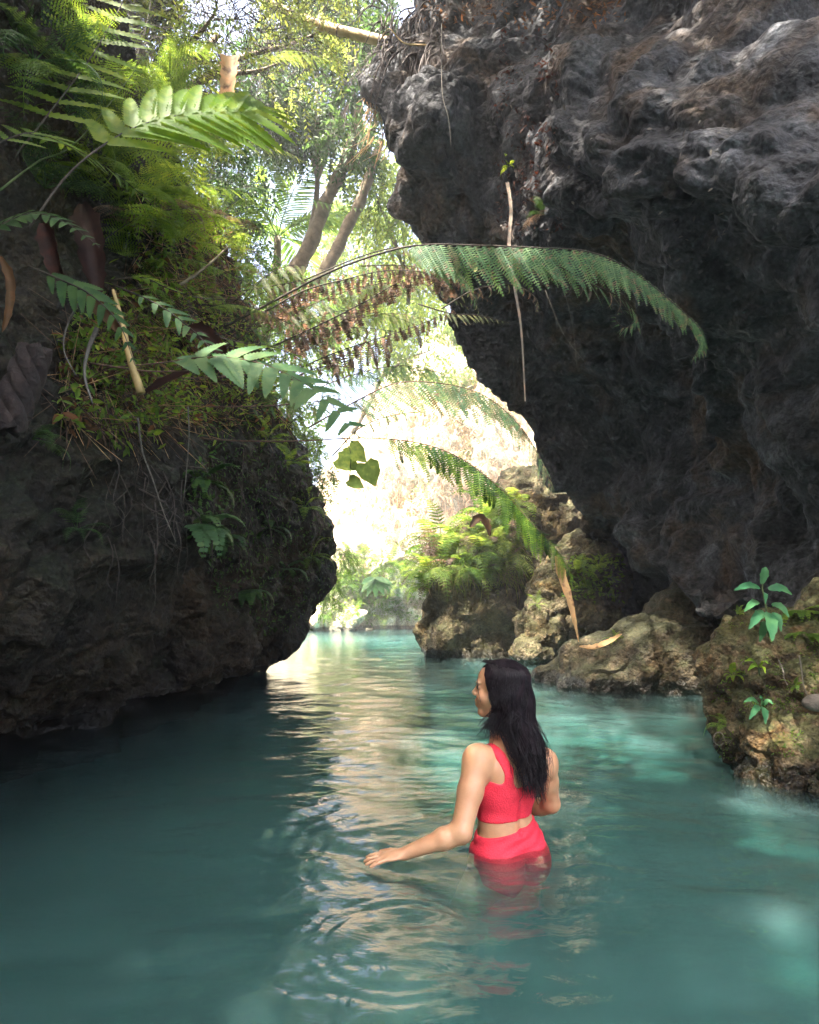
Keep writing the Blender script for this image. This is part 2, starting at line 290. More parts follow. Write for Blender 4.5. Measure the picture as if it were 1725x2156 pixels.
# ---- right cliff: overhanging mass; rows run from its top down to the lip and back into the cave
R = [
 [(1150, -700, 14), (930, -700, 8.5), (1100, -700, 6.6), (1300, -700, 5.6), (1500, -700, 4.8), (1900, -700, 3.8), (2700, -700, 2.6), (5200, -700, .9)],
 [(1180, -200, 14), (930, -200, 8.3), (1080, -200, 7.2), (1250, -200, 6.2), (1450, -200, 5.0), (1800, -200, 3.9), (2600, -200, 2.5), (5400, -200, .9)],
 [(1180, 20, 13), (905, 20, 8.2), (1010, 20, 7.0), (1190, 20, 6.3), (1440, 20, 4.7), (1780, 20, 3.6), (2500, 20, 2.3), (5400, 20, .8)],
 [(1130, 160, 12), (800, 170, 8.0), (890, 160, 6.9), (1050, 150, 6.6), (1180, 120, 5.4), (1740, 180, 3.4), (2500, 150, 2.2), (5400, 150, .8)],
 [(1120, 250, 11.5), (792, 260, 7.9), (900, 250, 6.4), (1060, 260, 6.7), (1130, 250, 5.5), (1640, 300, 3.5), (2450, 280, 2.1), (5400, 280, .8)],
 [(1140, 370, 11.5), (822, 360, 8.0), (920, 380, 6.8), (1070, 380, 6.6), (1160, 380, 5.4), (1540, 420, 3.8), (2400, 420, 2.1), (5400, 420, .8)],
 [(1180, 480, 12), (868, 470, 8.2), (960, 470, 7.2), (1090, 480, 6.4), (1230, 470, 5.4), (1480, 510, 4.3), (2350, 560, 2.2), (5400, 560, .8)],
 [(1250, 590, 13), (925, 580, 8.4), (1000, 560, 7.6), (1110, 560, 6.9), (1280, 560, 6.0), (1550, 640, 4.6), (2300, 700, 2.4), (5400, 700, .9)],
 [(1300, 720, 13), (968, 700, 8.7), (1060, 690, 8.2), (1190, 690, 7.7), (1360, 700, 6.9), (1600, 770, 5.2), (2250, 850, 2.7), (5400, 850, .9)],
 [(1400, 860, 14), (1055, 815, 9.2), (1150, 820, 8.8), (1280, 830, 8.1), (1440, 850, 7.3), (1640, 900, 5.6), (2200, 980, 3.0), (5400, 980, 1)],
 [(1500, 980, 15), (1140, 930, 9.8), (1220, 930, 9.3), (1340, 960, 8.5), (1490, 990, 7.5), (1660, 1040, 5.9), (2200, 1110, 3.3), (5400, 1110, 1)],
 [(1500, 1060, 15), (1205, 1020, 10.4), (1270, 1050, 9.6), (1370, 1110, 8.3), (1470, 1170, 7.3), (1630, 1190, 5.9), (2150, 1230, 3.4), (5400, 1230, 1)],
 [(1480, 1110, 15), (1215, 1055, 10.9), (1300, 1110, 9.6), (1385, 1220, 7.9), (1465, 1300, 6.6), (1600, 1310, 5.6), (2150, 1400, 3.4), (5400, 1500, 1)],
 [(1480, 1130, 15), (1225, 1080, 11.6), (1330, 1130, 10.8), (1420, 1220, 9.8), (1530, 1290, 8.3), (1690, 1330, 6.6), (2200, 1470, 3.7), (5400, 1800, 1)],
 [(1480, 1250, 15), (1240, 1200, 12.6), (1350, 1220, 12.2), (1450, 1260, 11), (1600, 1330, 9.2), (1900, 1400, 7.0), (2500, 1600, 4.0), (5600, 2200, 1.1)],
 [(1480, 1480, 15), (1240, 1440, 12.6), (1350, 1440, 12.2), (1450, 1460, 11), (1600, 1520, 9.4), (1900, 1700, 7.0), (2500, 2000, 4.0), (5600, 3200, 1.1)],
]
right = sheet('right_cliff', [[P(*p) for p in r] for r in R], 640, 520, .44, M['rock_right'], 40, flip=True, ur=(1.8, 13.5), vr=(.7, 5.8), big=1.6)
tag(right, 'huge overhanging grey rock wall on the right', kind='structure')
# ---- far gorge end
Fr = [
 [(300, 1335, 25), (560, 1335, 25), (700, 1333, 25.5), (800, 1331, 27), (900, 1331, 27), (1050, 1331, 25), (1300, 1331, 22), (1700, 1335, 20)],
 [(300, 1240, 26), (560, 1240, 25.6), (700, 1270, 25.6), (800, 1290, 27.5), (900, 1270, 28), (1050, 1250, 25.6), (1300, 1240, 22.5), (1700, 1240, 20)],
 [(300, 1190, 28), (560, 1190, 27), (700, 1190, 26.6), (800, 1190, 26.6), (900, 1180, 26.6), (1050, 1150, 26), (1300, 1150, 23), (1700, 1150, 20)],
 [(300, 1170, 33), (560, 1165, 32), (690, 1140, 29), (780, 1060, 28.6), (900, 1040, 28), (1050, 1020, 27), (1300, 1000, 24), (1700, 1000, 20)],
 [(300, 1150, 40), (560, 1150, 38), (700, 1030, 31), (780, 950, 30), (900, 900, 29.6), (1050, 860, 28), (1300, 800, 25), (1700, 800, 21)],
 [(300, 1140, 44), (560, 1140, 42), (720, 960, 34), (790, 860, 32), (900, 780, 31), (1050, 700, 30), (1300, 640, 27), (1700, 640, 23)],
 [(300, 1135, 48), (560, 1130, 46), (720, 940, 38), (790, 820, 36), (900, 700, 34), (1050, 600, 33), (1300, 560, 30), (1700, 560, 26)]]
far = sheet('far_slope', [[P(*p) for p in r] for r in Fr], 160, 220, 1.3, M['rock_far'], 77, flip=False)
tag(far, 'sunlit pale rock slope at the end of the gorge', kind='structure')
# ---- ground: rims on both sides, and the river bed; one sheet each that reaches the horizon
def terrain(name, fn, x0, x1, y0, y1, nx, ny, m):
    x = np.linspace(x0, x1, nx); y = np.linspace(y0, y1, ny); Xg, Yg = np.meshgrid(x, y, indexing='ij')
    Z = fn(Xg, Yg); Vv = np.stack([Xg, Yg, Z], -1)
    return tag(link(name, mesh_np(name, Vv.reshape(-1, 3), grid_faces(nx, ny)[:, ::-1], m)), kind='structure')
terrain('ground', lambda x, y: np.where(True, -1.6+0*x, 0), -150, 150, -60, 240, 3, 3, M['soil'])
def lbank(x, y):
    base = 5.6+.10*np.clip(-x-4, 0, 40)+.10*np.clip(y-6, 0, 30)
    return base+.5*fbm(np.stack([x*.3, y*.3, x*0], -1), 3)
terrain('left_bank', lbank, -60, -4.6, -12, 13, 60, 40, M['soil'])
def behind(x, y):   # wooded rise beyond the left wall, carries the leaning trunks
    t = np.clip((-x-2.6)/2.0, 0, 1); return np.minimum(2.2+5.2*t+.12*np.clip(-x, 0, 40)+.4*fbm(np.stack([x*.4, y*.4, x*0], -1), 3), 20)
terrain('upper_bank', behind, -50, -3.0, 12.6, 15.2, 60, 14, M['soil'])

# ------------------------------------------------------------------ SDF tools
def surface_nets(Fv, org, h):
    S = Fv < 0; nx, ny, nz = Fv.shape
    acc = np.zeros((nx-1, ny-1, nz-1, 3), np.float32); cnt = np.zeros((nx-1, ny-1, nz-1), np.float32); edges = []
    for ax in range(3):
        a = [slice(None)]*3; b = [slice(None)]*3; a[ax] = slice(0, -1); b[ax] = slice(1, None)
        idx = np.argwhere(S[tuple(a)] != S[tuple(b)])
        f0 = Fv[tuple(idx.T)]; i2 = idx.copy(); i2[:, ax] += 1; f1 = Fv[tuple(i2.T)]
        t = f0/(f0-f1+1e-12); p = idx.astype(np.float32); p[:, ax] += t
        o1, o2 = [k for k in range(3) if k != ax]
        ok = (idx[:, o1] > 0) & (idx[:, o2] > 0) & (idx[:, o1] < Fv.shape[o1]-1) & (idx[:, o2] < Fv.shape[o2]-1)
        idx = idx[ok]; p = p[ok]; edges.append((ax, o1, o2, idx, f0[ok] < 0))
        for d1 in (0, 1):
            for d2 in (0, 1):
                c = idx.copy(); c[:, o1] -= d1; c[:, o2] -= d2
                for k in range(3): np.add.at(acc[..., k], tuple(c.T), p[:, k])
                np.add.at(cnt, tuple(c.T), 1)
    m = cnt > 0; ids = np.full(cnt.shape, -1, np.int64); ids[m] = np.arange(m.sum())
    Vv = acc[m]/cnt[m][:, None]*h+np.asarray(org, np.float32); Q = []
    for ax, o1, o2, idx, inside in edges:
        def c(d1, d2): q = idx.copy(); q[:, o1] -= d1; q[:, o2] -= d2; return ids[tuple(q.T)]
        q = np.stack([c(1, 1), c(0, 1), c(0, 0), c(1, 0)], -1)
        fl = inside if ax != 1 else ~inside
        q = np.where(fl[:, None], q, q[:, ::-1]); Q.append(q)
    return Vv, np.concatenate(Q)
class Field:
    def __init__(s, lo, hi, h):
        s.lo = np.array(lo, np.float32); s.h = h; s.n = np.ceil((np.array(hi)-s.lo)/h).astype(int)+1
        s.F = np.full(tuple(s.n), .2, np.float32)
    def box(s, c0, c1):
        a = np.clip(np.floor((np.asarray(c0)-s.lo)/s.h).astype(int), 0, s.n-1); b = np.clip(np.ceil((np.asarray(c1)-s.lo)/s.h).astype(int)+1, 1, s.n)
        sl_ = tuple(slice(x, max(y, x+1)) for x, y in zip(a, b))
        g = np.meshgrid(*[s.lo[k]+s.h*np.arange(sl_[k].start, sl_[k].stop, dtype=np.float32) for k in range(3)], indexing='ij')
        return sl_, np.stack(g, -1)
    def blend(s, sl_, d, k, sub=False):
        f = s.F[sl_]
        if sub:
            if k > 0: h = np.clip(.5-.5*(f+d)/k, 0, 1); s.F[sl_] = f*(1-h)-d*h+k*h*(1-h)
            else: s.F[sl_] = np.maximum(f, -d)
        else:
            if k > 0: h = np.clip(.5+.5*(f-d)/k, 0, 1); s.F[sl_] = f*(1-h)+d*h-k*h*(1-h)
            else: s.F[sl_] = np.minimum(f, d)
    def ell(s, c, r, k=.02, R=None, sub=False):
        c = np.array(tuple(c), np.float32); r = np.array(r, np.float32); mr = r.max()+k*2+.03
        sl_, g = s.box(c-mr, c+mr); q = g-c
        if R is not None: q = q @ np.array(R, np.float32)   # columns of R = local axes
        k0 = np.linalg.norm(q/r, axis=-1); k1 = np.linalg.norm(q/(r*r), axis=-1)+1e-9
        s.blend(sl_, k0*(k0-1)/k1, k, sub); return s
    def cone(s, a, b, r0, r1, k=.02, flat=None, sub=False):
        a = np.array(tuple(a), np.float32); b = np.array(tuple(b), np.float32); m = max(r0, r1)+2*k+.03
        sl_, g = s.box(np.minimum(a, b)-m, np.maximum(a, b)+m); ba = b-a; pa = g-a
        t = np.clip(pa @ ba/(ba @ ba+1e-12), 0, 1); q = pa-t[..., None]*ba
        if flat is not None:   # (axis, factor): squash the section along an axis
            ax = np.array(tuple(flat[0]), np.float32); ax /= np.linalg.norm(ax); q = q+(q @ ax)[..., None]*ax*(1/flat[1]-1)
        s.blend(sl_, np.linalg.norm(q, axis=-1)-(r0+(r1-r0)*t), k, sub); return s
    def pts(s): return s.box(s.lo, s.lo+s.h*(s.n-1))[1]
    def mesh(s, name, m, smooth=True, relax=0, off=0.0):
        v, q = surface_nets(s.F-off, s.lo, s.h)
        for _ in range(relax):
            acc = np.zeros_like(v); c = np.zeros(len(v), np.float32)
            for a in range(4):
                for b in ((a+1) % 4, (a+3) % 4): np.add.at(acc, q[:, a], v[q[:, b]]); np.add.at(c, q[:, a], 1)
            v = v*.4+.6*acc/np.maximum(c, 1)[:, None]
        return v, q
def rock_sdf(name, blobs, lo, hi, h, m, amp=.12, seed=0, cuts=(), relax=1, lump=1.):
    f = Field(lo, hi, h)
    for c, r in blobs: f.ell(c, r, .12)
    for c, r in cuts: f.ell(c, r, .05, sub=True)
    v, q = f.mesh(name, m, relax=1)
    for scale, k in ((1.6, .55), (4.2, .40*lump), (11, .28*lump)):
        n = np.zeros_like(v); fn = np.cross(v[q[:, 2]]-v[q[:, 0]], v[q[:, 3]]-v[q[:, 1]])
        for i in range(4): np.add.at(n, q[:, i], fn)
        n /= np.linalg.norm(n, axis=1)[:, None]+1e-12
        w_ = v+.12*np.stack([perlin(v*2+5+seed), perlin(v*2+9), perlin(v*2+21)], -1)
        d = (fbm(w_*scale+seed, 3) if scale < 2 else (.55-worley(w_*scale+seed)) + (.3*fbm(w_*6*np.array([1, 1, 1.6]), 3, .55, True)-.15 if scale > 5 else 0))
        v = v+n*(amp*k*d)[:, None]
    return mesh_np(name, v, q, m)
# mossy block in the middle distance (waterline seen at 885..1090, 1380)
def blob(px, py, Y, rx, ry, rz): return (tuple(P(px, py, Y)), (rx, ry, rz))
blk = rock_sdf('mossy_rock_block', [blob(1000, 1165, 13.7, .95, .8, .6), blob(955, 1260, 13.2, .62, .8, 1.0), blob(950, 1350, 13.1, .66, .8, .8), blob(1030, 1290, 13.3, .8, .9, 1.2), blob(1050, 1240, 13.9, 1.0, 1.1, 1.15), blob(1010, 1400, 13.3, 1.0, 1.0, .8), blob(1120, 1130, 14.6, 1.2, 1.4, 1.7), blob(1130, 1300, 14.2, 1.2, 1.3, 1.6), blob(1230, 1130, 15, 1.4, 1.3, 1.8)],
    (-.2, 11.6, -.7), (6.6, 17.2, 5.4), .045, M['rock_block'], .40, 5, lump=.5)
blko = tag(link('mossy_rock_block', blk), 'mossy rock block standing in the water mid gorge with ferns drooping over its top', 'rock')
pal = rock_sdf('pale_rock_face', [blob(1140, 1330, 11.6, .42, .6, .62), blob(1170, 1270, 12.0, .55, .7, .8), blob(1120, 1380, 11.2, .36, .5, .30), blob(1230, 1230, 12.4, .8, .8, 1.0), blob(1235, 1330, 12.0, .7, .8, .9)],
    (1.4, 10.0, -.6), (5.0, 13.6, 3.0), .035, M['rock_block'], .30, 9, lump=.8)
tag(link('pale_rock_face', pal), 'pale sunlit rock face between the mossy block and the cave', 'rock')
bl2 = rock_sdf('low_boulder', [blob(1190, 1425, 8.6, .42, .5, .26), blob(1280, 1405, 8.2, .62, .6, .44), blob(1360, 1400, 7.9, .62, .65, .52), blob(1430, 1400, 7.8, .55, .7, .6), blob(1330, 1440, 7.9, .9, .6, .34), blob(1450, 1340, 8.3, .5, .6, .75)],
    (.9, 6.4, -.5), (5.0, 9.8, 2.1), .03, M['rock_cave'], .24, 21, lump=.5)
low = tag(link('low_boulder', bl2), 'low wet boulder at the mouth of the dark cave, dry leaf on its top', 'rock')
# near rock on the right
nr = rock_sdf('near_rock', [blob(1690, 1350, 4.26, .42, .45, .26), blob(1590, 1340, 4.21, .16, .3, .14), blob(1560, 1430, 4.11, .15, .3, .26), blob(1640, 1400, 4.16, .26, .36, .24), blob(1700, 1430, 3.96, .24, .36, .2), blob(1580, 1500, 4.06, .16, .3, .22), blob(1610, 1575, 3.91, .19, .3, .2), blob(1690, 1590, 3.81, .3, .34, .22), blob(1740, 1480, 4.06, .3, .34, .34), blob(1660, 1650, 3.86, .28, .32, .14), blob(1850, 1560, 4.06, .5, .6, .5), blob(1850, 1400, 4.26, .6, .6, .6)],
    (1.6, 3.1, -.35), (3.9, 5.1, 1.4), .013, M['rock_ochre'], .21, 33,
    cuts=[blob(1680, 1490, 3.58, .16, .16, .07), blob(1645, 1460, 3.71, .07, .16, .05), blob(1725, 1520, 3.56, .14, .14, .09), blob(1620, 1550, 3.64, .10, .05, .03), blob(1660, 1590, 3.51, .12, .06, .02)])
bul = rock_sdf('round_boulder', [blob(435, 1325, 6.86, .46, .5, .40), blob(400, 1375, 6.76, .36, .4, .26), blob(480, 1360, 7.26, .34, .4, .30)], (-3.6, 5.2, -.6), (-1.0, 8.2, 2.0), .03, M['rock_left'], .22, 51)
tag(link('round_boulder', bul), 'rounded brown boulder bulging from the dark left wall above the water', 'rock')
near = tag(link('near_rock', nr), 'rugged ochre tufa rock at the right edge rising from the water, small plants on it', 'rock')
print('rocks', round(time.time()-T0, 1))

# ------------------------------------------------------------------ water: rippled surface, milky layers under it
def water_mat():
    m, ns, L, pb = mat('milky_turquoise_water')
    return m, ns, L, pb
m, ns, L, pb = water_mat()
out = ns['Material Output']; dif = N(ns, 'ShaderNodeBsdfDiffuse'); dif.inputs[0].default_value = (.150, .245, .248, 1); trp = ns.new('ShaderNodeBsdfTransparent'); trp.inputs[0].default_value = (.93, 1, .985, 1)
mx1 = ns.new('ShaderNodeMixShader'); mx1.inputs[0].default_value = .06; L.new(trp.outputs[0], mx1.inputs[1]); L.new(dif.outputs[0], mx1.inputs[2])
gl = N(ns, 'ShaderNodeBsdfGlossy', Roughness=.03); fr = N(ns, 'ShaderNodeFresnel', IOR=1.333)
tc = ns.new('ShaderNodeTexCoord'); mp = N(ns, 'ShaderNodeMapping'); mp.inputs['Scale'].default_value = (1, 1.6, 1); L.new(tc.outputs['Object'], mp.inputs[0])
nz = N(ns, 'ShaderNodeTexNoise', Scale=9, Detail=3, Roughness=.5, Distortion=.8); L.new(mp.outputs[0], nz.inputs['Vector'])
bp = N(ns, 'ShaderNodeBump', Strength=.5, Distance=.010); L.new(nz.outputs[0], bp.inputs['Height'])
for n_ in (gl, fr): L.new(bp.outputs[0], n_.inputs['Normal'])
mx2 = ns.new('ShaderNodeMixShader'); L.new(fr.outputs[0], mx2.inputs[0]); L.new(mx1.outputs[0], mx2.inputs[1]); L.new(gl.outputs[0], mx2.inputs[2]); L.new(mx2.outputs[0], out.inputs[0])
WM = m
m, ns, L, pb = mat('suspended_silt'); dif = N(ns, 'ShaderNodeBsdfDiffuse'); dif.inputs[0].default_value = (.150, .245, .248, 1); trp = ns.new('ShaderNodeBsdfTransparent'); trp.inputs[0].default_value = (.93, 1, .985, 1)
mx1 = ns.new('ShaderNodeMixShader'); mx1.inputs[0].default_value = .13; L.new(trp.outputs[0], mx1.inputs[1]); L.new(dif.outputs[0], mx1.inputs[2]); L.new(mx1.outputs[0], ns['Material Output'].inputs[0]); SM = m
m, ns, L, pb = mat('opaque_silt'); pb.inputs['Base Color'].default_value = (.150, .245, .248, 1); pb.inputs['Roughness'].default_value = 1; pb.inputs['Specular IOR Level'].default_value = 0; OM = m
ny, nx = 620, 420
ys = np.concatenate([np.linspace(-5, .6, 40), .6*np.exp(np.linspace(0, math.log(32/.6), ny-40))[0:]])
u = np.linspace(-1, 1, nx); Yg, Ug = np.meshgrid(ys, u, indexing='ij'); hw = 1.2+np.abs(Yg)*.75+1.2; Xg = Ug*hw
hand = W(741, 1818); hip = W(1068, 1800); ring = W(850, 1985)
p2 = np.stack([Xg*2.2, Yg*3.2, 0*Xg], -1)
h_ = .016*fbm(p2*.45, 2)+.0105*fbm(p2*1.3+3*np.stack([perlin(p2*.5), perlin(p2*.5+9), 0*Xg], -1)*.3, 3)+.0022*fbm(p2*3.4, 2)
def rings(c, lam, amp, r0, fall, x=Xg, y=Yg):
    r = np.hypot(x-c.x, y-c.y); return amp*np.sin(2*np.pi*(r-r0)/lam)*np.exp(-((r-r0)/fall)**2)
dist = np.hypot(Xg-hip.x, Yg-hip.y)
h_ += .0011*np.sin(2*np.pi*(np.hypot((Xg-hip.x+.3), (Yg-hip.y))/.075+perlin(p2*1.2)*.7))*np.exp(-((dist-.9)/.7)**2)*(Yg > hip.y-.3)
h_ += rings(ring, .055, .0023, .26, .05)+rings(ring, .05, .0010, .20, .10)*(.5+perlin(p2*6))
h_ += rings(hand, .045, .0007, .1, .22)
calm = 1/(1+np.exp((Xg+1.25)*-4)); calm = .35+.65*calm
h_ = h_*calm+rings(hip, .07, .0005, .3, .35)
Vw = np.stack([Xg, Yg, h_], -1).reshape(-1, 3)
water = link('water', mesh_np('water', Vw, grid_faces(*Xg.shape), WM)); tag(water, kind='structure')
def plane(name, z, m, parent=None):
    o = link(name, mesh_np(name, [(-14, -6, z), (20, -6, z), (20, 40, z), (-14, 40, z)], np.array([[0, 1, 2, 3]]), m, False), parent); return o
for z in (-.022, -.046, -.072, -.10, -.13, -.165, -.205): plane('silt_layer', z, SM, water)
plane('silt_layer', -.26, OM, water)
print('water', round(time.time()-T0, 1))
# ------------------------------------------------------------------ vegetation tools
SV = np.array(tuple(SUNV), np.float32)
TARGETS = []          # (point, radius): gaps in the foliage through which the sun reaches that point
def gap(p, r): TARGETS.append((np.array(tuple(p), np.float32), r))
def in_gap(c):
    bad = np.zeros(len(c), bool)
    for p, r in TARGETS:
        d = c-p; t = d @ SV; rr = np.linalg.norm(d-t[:, None]*SV, axis=1); bad |= (rr < r) & (t > .6)
    return bad
LEAF_V = np.array([[0, 0, 0], [.22, .16, .03], [.22, -.16, .03], [.6, .17, .0], [.6, -.17, .0], [1, 0, -.10], [.45, 0, -.03]], np.float32)
LEAF_F = np.array([[0, 6, 1], [0, 2, 6], [1, 6, 3], [2, 4, 6], [3, 6, 5], [4, 5, 6]], np.int32)
def scatter(V, Fc, pos, X, Nn, size):
    'copies of the small mesh V, Fc with x axis X and normal about Nn: one vertex and face array'
    X = X/(np.linalg.norm(X, axis=1)[:, None]+1e-9); Y = np.cross(Nn, X); Y /= np.linalg.norm(Y, axis=1)[:, None]+1e-9; Z = np.cross(X, Y)
    size = np.broadcast_to(size, (len(pos),))
    P_ = pos[:, None]+size[:, None, None]*(V[None, :, :1]*X[:, None]+V[None, :, 1:2]*Y[:, None]+V[None, :, 2:3]*Z[:, None])
    return P_.reshape(-1, 3).astype(np.float32), (Fc[None]+(np.arange(len(pos))*len(V))[:, None, None]).reshape(-1, Fc.shape[1])
def rdir(n, up=0.0):
    d = rng.normal(size=(n, 3)); d[:, 2] += up; return d/np.linalg.norm(d, axis=1)[:, None]
def sprays(lobes, n_tw, per, leaf, droop=.35, gaps=True, wide=1.0):
    'leafy twigs spread through ellipsoid lobes [(centre, radii)]; returns leaves (V,F) and twig lines'
    vol = np.array([r[0]*r[1]*r[2] for _, r in lobes])**.67; k = rng.choice(len(lobes), n_tw, p=vol/vol.sum())
    C = np.array([tuple(c) for c, _ in lobes])[k]; R = np.array([r for _, r in lobes])[k]
    d = rdir(n_tw, .25); rad = rng.uniform(.25, 1, n_tw)**.5; base = C+d*R*rad[:, None]
    base += .30*R*np.stack([perlin(base*.9), perlin(base*.9+7), perlin(base*.9+19)], -1)
    keep = fbm(base*.8+3, 2) > -.38; base = base[keep]; d = d[keep]; n = len(base)
    t = d*.8+rdir(n)*.7; t[:, 2] -= droop; t /= np.linalg.norm(t, axis=1)[:, None]; L_ = leaf*per*.33*rng.uniform(.7, 1.3, n)
    s = np.linspace(.1, 1, per); pos = base[:, None]+t[:, None]*(L_[:, None]*s)[..., None]; pos[..., 2] -= (s**2)[None]*L_[:, None]*droop*.6
    side = np.cross(t, rdir(n)); side /= np.linalg.norm(side, axis=1)[:, None]
    sg = np.where(np.arange(per) % 2 == 0, 1, -1)[None, :, None]
    X = t[:, None]*.6+side[:, None]*sg*.9*wide+rng.normal(size=(n, per, 3))*.18; X[..., 2] -= droop*.4
    Nn = np.cross(t, side)[:, None]+rng.normal(size=(n, per, 3))*.35
    Nn = np.where(Nn[..., 2:3] < 0, -Nn, Nn)
    pos = pos.reshape(-1, 3); X = X.reshape(-1, 3); Nn = Nn.reshape(-1, 3)
    if gaps:
        ok = ~in_gap(pos); pos, X, Nn = pos[ok], X[ok], Nn[ok]
    V, Fc = scatter(LEAF_V*np.array([1, wide, 1], np.float32), LEAF_F, pos, X, Nn, leaf*rng.uniform(.6, 1.25, len(pos)))
    return V, Fc, base, base+t*L_[:, None]
def sticks(a, b, r):
    'thin three-sided sticks from a to b'
    d = b-a; u_ = np.cross(d, [0.1, .2, 1.]); u_ /= np.linalg.norm(u_, axis=1)[:, None]+1e-9; v_ = np.cross(d, u_); v_ /= np.linalg.norm(v_, axis=1)[:, None]+1e-9
    n = len(a); th = [0, 2.1, 4.2]; A = [a+r*(math.cos(x)*u_+math.sin(x)*v_) for x in th]; B = [b+.5*r*(math.cos(x)*u_+math.sin(x)*v_) for x in th]
    V = np.stack(A+B, 1).reshape(-1, 3); f = np.array([[0, 1, 4, 3], [1, 2, 5, 4], [2, 0, 3, 5]]); return V, (f[None]+(np.arange(n)*6)[:, None, None]).reshape(-1, 4)
def tree(name, label, cat, base, lobes, n_tw, per, leaf, lm, bark='bark', r0=.14, droop=.35, limbs=5, group=None, wide=1., fork=.5, twr=.006):
    root = empty(name, base, label, cat, group); off = np.array(tuple(base)); mw = Matrix.Translation(-Vector(base))
    V, Fc, a, b = sprays(lobes, n_tw, per, leaf, droop, True, wide)
    top = np.mean([tuple(c) for c, _ in lobes], axis=0); mb = MB()
    p0 = np.array(tuple(base)); mid = p0+(top-p0)*fork+np.array([.15, .1, 0]); mb.tube(crom([p0, p0+(mid-p0)*.5+np.array([.06, -.05, 0]), mid, top], 12), np.linspace(r0, r0*.35, 12), 8)
    o = link('trunk', mb.build('trunk', M[bark]), root, mw)
    for c, r in lobes[:limbs]:
        mb = MB(); c = np.array(tuple(c)); mb.tube(crom([mid, mid+(c-mid)*.5+np.array([0, 0, .2]), c, c+(c-mid)*.25], 9), np.linspace(r0*.5, r0*.1, 9), 6); link('limb', mb.build('limb', M[bark]), root, mw)
    link('crown', mesh_np('crown', V, Fc, M[lm]), root, mw)
    tv, tf = sticks(a-(b-a)*.8, b, twr); tw = link('twigs', mesh_np('twigs', tv, tf, M['stem'], False), root, mw); tag(tw, kind='stuff')
    return root
# --- pinna meshes, length 1 along x, blade about the xy plane, tip bending to -z
def pinna_lobed(nseg=16, wid=.16, teeth=.35, droop=.18, conf=0.0, fold=.22, tw=0.0, narrow=0.0):
    V = []; q = []
    for i in range(nseg+1):
        t = i/nseg; wv = wid*(min(1, (t+.06+conf)/.16)**.7)*(1-t**2.2)**.8*(1-narrow*(1-t))
        if i % 2: wv *= 1-teeth
        zz = -droop*t*t; a = tw*t
        sh = .02 if i % 2 == 0 else 0
        for s_ in (-1, 0, 1): V.append((t+abs(s_)*(sh+wv*.25), s_*wv*math.cos(a), zz+abs(s_)*wv*fold+s_*wv*math.sin(a)))
    for i in range(nseg):
        for k in (0, 1): q.append((i*3+k, i*3+k+1, i*3+k+4, i*3+k+3))
    return np.array(V, np.float32), np.array(q)
def pinna_feather(n=16, ll=.17, droop=.15, curl=0.0, shrink=0.0, ang=.35):
    'axis with narrow leaflets on both sides; curl rolls it into a spiral'
    V = []; q = []
    def pt(t):
        if curl == 0: return np.array([t, 0, -droop*t*t]), np.array([1, 0, -2*droop*t])
        th = curl*t; x = math.sin(th)/curl*1.0; z = -(1-math.cos(th))/curl; sp = 1-.35*t
        return np.array([x*sp+.0*t, .0, z*sp]), np.array([math.cos(th), 0, -math.sin(th)])
    for i in range(n+1):
        t = i/n; c, d = pt(t); d = d/np.linalg.norm(d)
        wv = .010*(1-t)+.004; V += [tuple(c+[0, -wv, 0]), tuple(c+[0, wv, 0])]
        if i: b = 2*(i-1); q.append((b, b+1, b+3, b+2))
    m = len(V)
    for i in range(n):
        t = (i+.6)/n; c, d = pt(t); d = d/np.linalg.norm(d); nrm = np.cross(d, [0, 1, 0])
        L_ = ll*min(1, .55+t*2.2)*(1-t**1.6*.88)*(1-shrink)
        for s_ in (-1, 1):
            e = np.array([0, s_*1.0, 0])+d*ang; e /= np.linalg.norm(e); w2 = .30/n
            tip = c+e*L_-nrm*(-.10-.5*shrink)*L_*(1 if curl == 0 else -1)
            k = len(V); V += [tuple(c-d*w2*.8), tuple(c+d*w2), tuple(c+e*L_*.7+d*w2*.7), tuple(tip), tuple(c+e*L_*.65-d*w2*.7)]
            q.append((k, k+1, k+2, k+4)); q.append((k+4, k+2, k+3, k+3))
    V = np.array(V, np.float32); t3 = np.array([f[:3] for f in q if f[2] == f[3]]); q4 = np.array([f for f in q if f[2] != f[3]])
    return V, q4, t3
def pm(name, data, m):
    return mesh_np(name, data[0], list(data[1:]), M[m])
PT = {}
def pinna(kind, m):
    k = (kind, m)
    if k not in PT:
        d = {'lobed': lambda: pinna_lobed(), 'wide': lambda: pinna_lobed(28, .135, .24, .14, .8, .30), 'blade': lambda: pinna_lobed(14, .115, .22, .12, 1.2, .10), 'feather': lambda: pinna_feather(), 'hang': lambda: pinna_feather(18, .16, .10), 'slim': lambda: pinna_lobed(18, .075, .40, .10, .3, .15),
             'curl': lambda: pinna_feather(18, .16, 0, 5.2, .45), 'curl2': lambda: pinna_feather(18, .15, 0, 3.2, .5), 'droopy': lambda: pinna_feather(18, .14, 0, 1.3, .25), 'leaf': lambda: pinna_lobed(10, .26, 0, .2, .0, .2), 'serr': lambda: pinna_lobed(22, .19, .22, .16, .5, .14)}[kind]()
        PT[k] = pm('pinna', d, m)
    return PT[k]
def prof_fern(t, tip=.06): return (min(1, .5+2.2*t))*(1-t)**.75*(1-tip)+tip
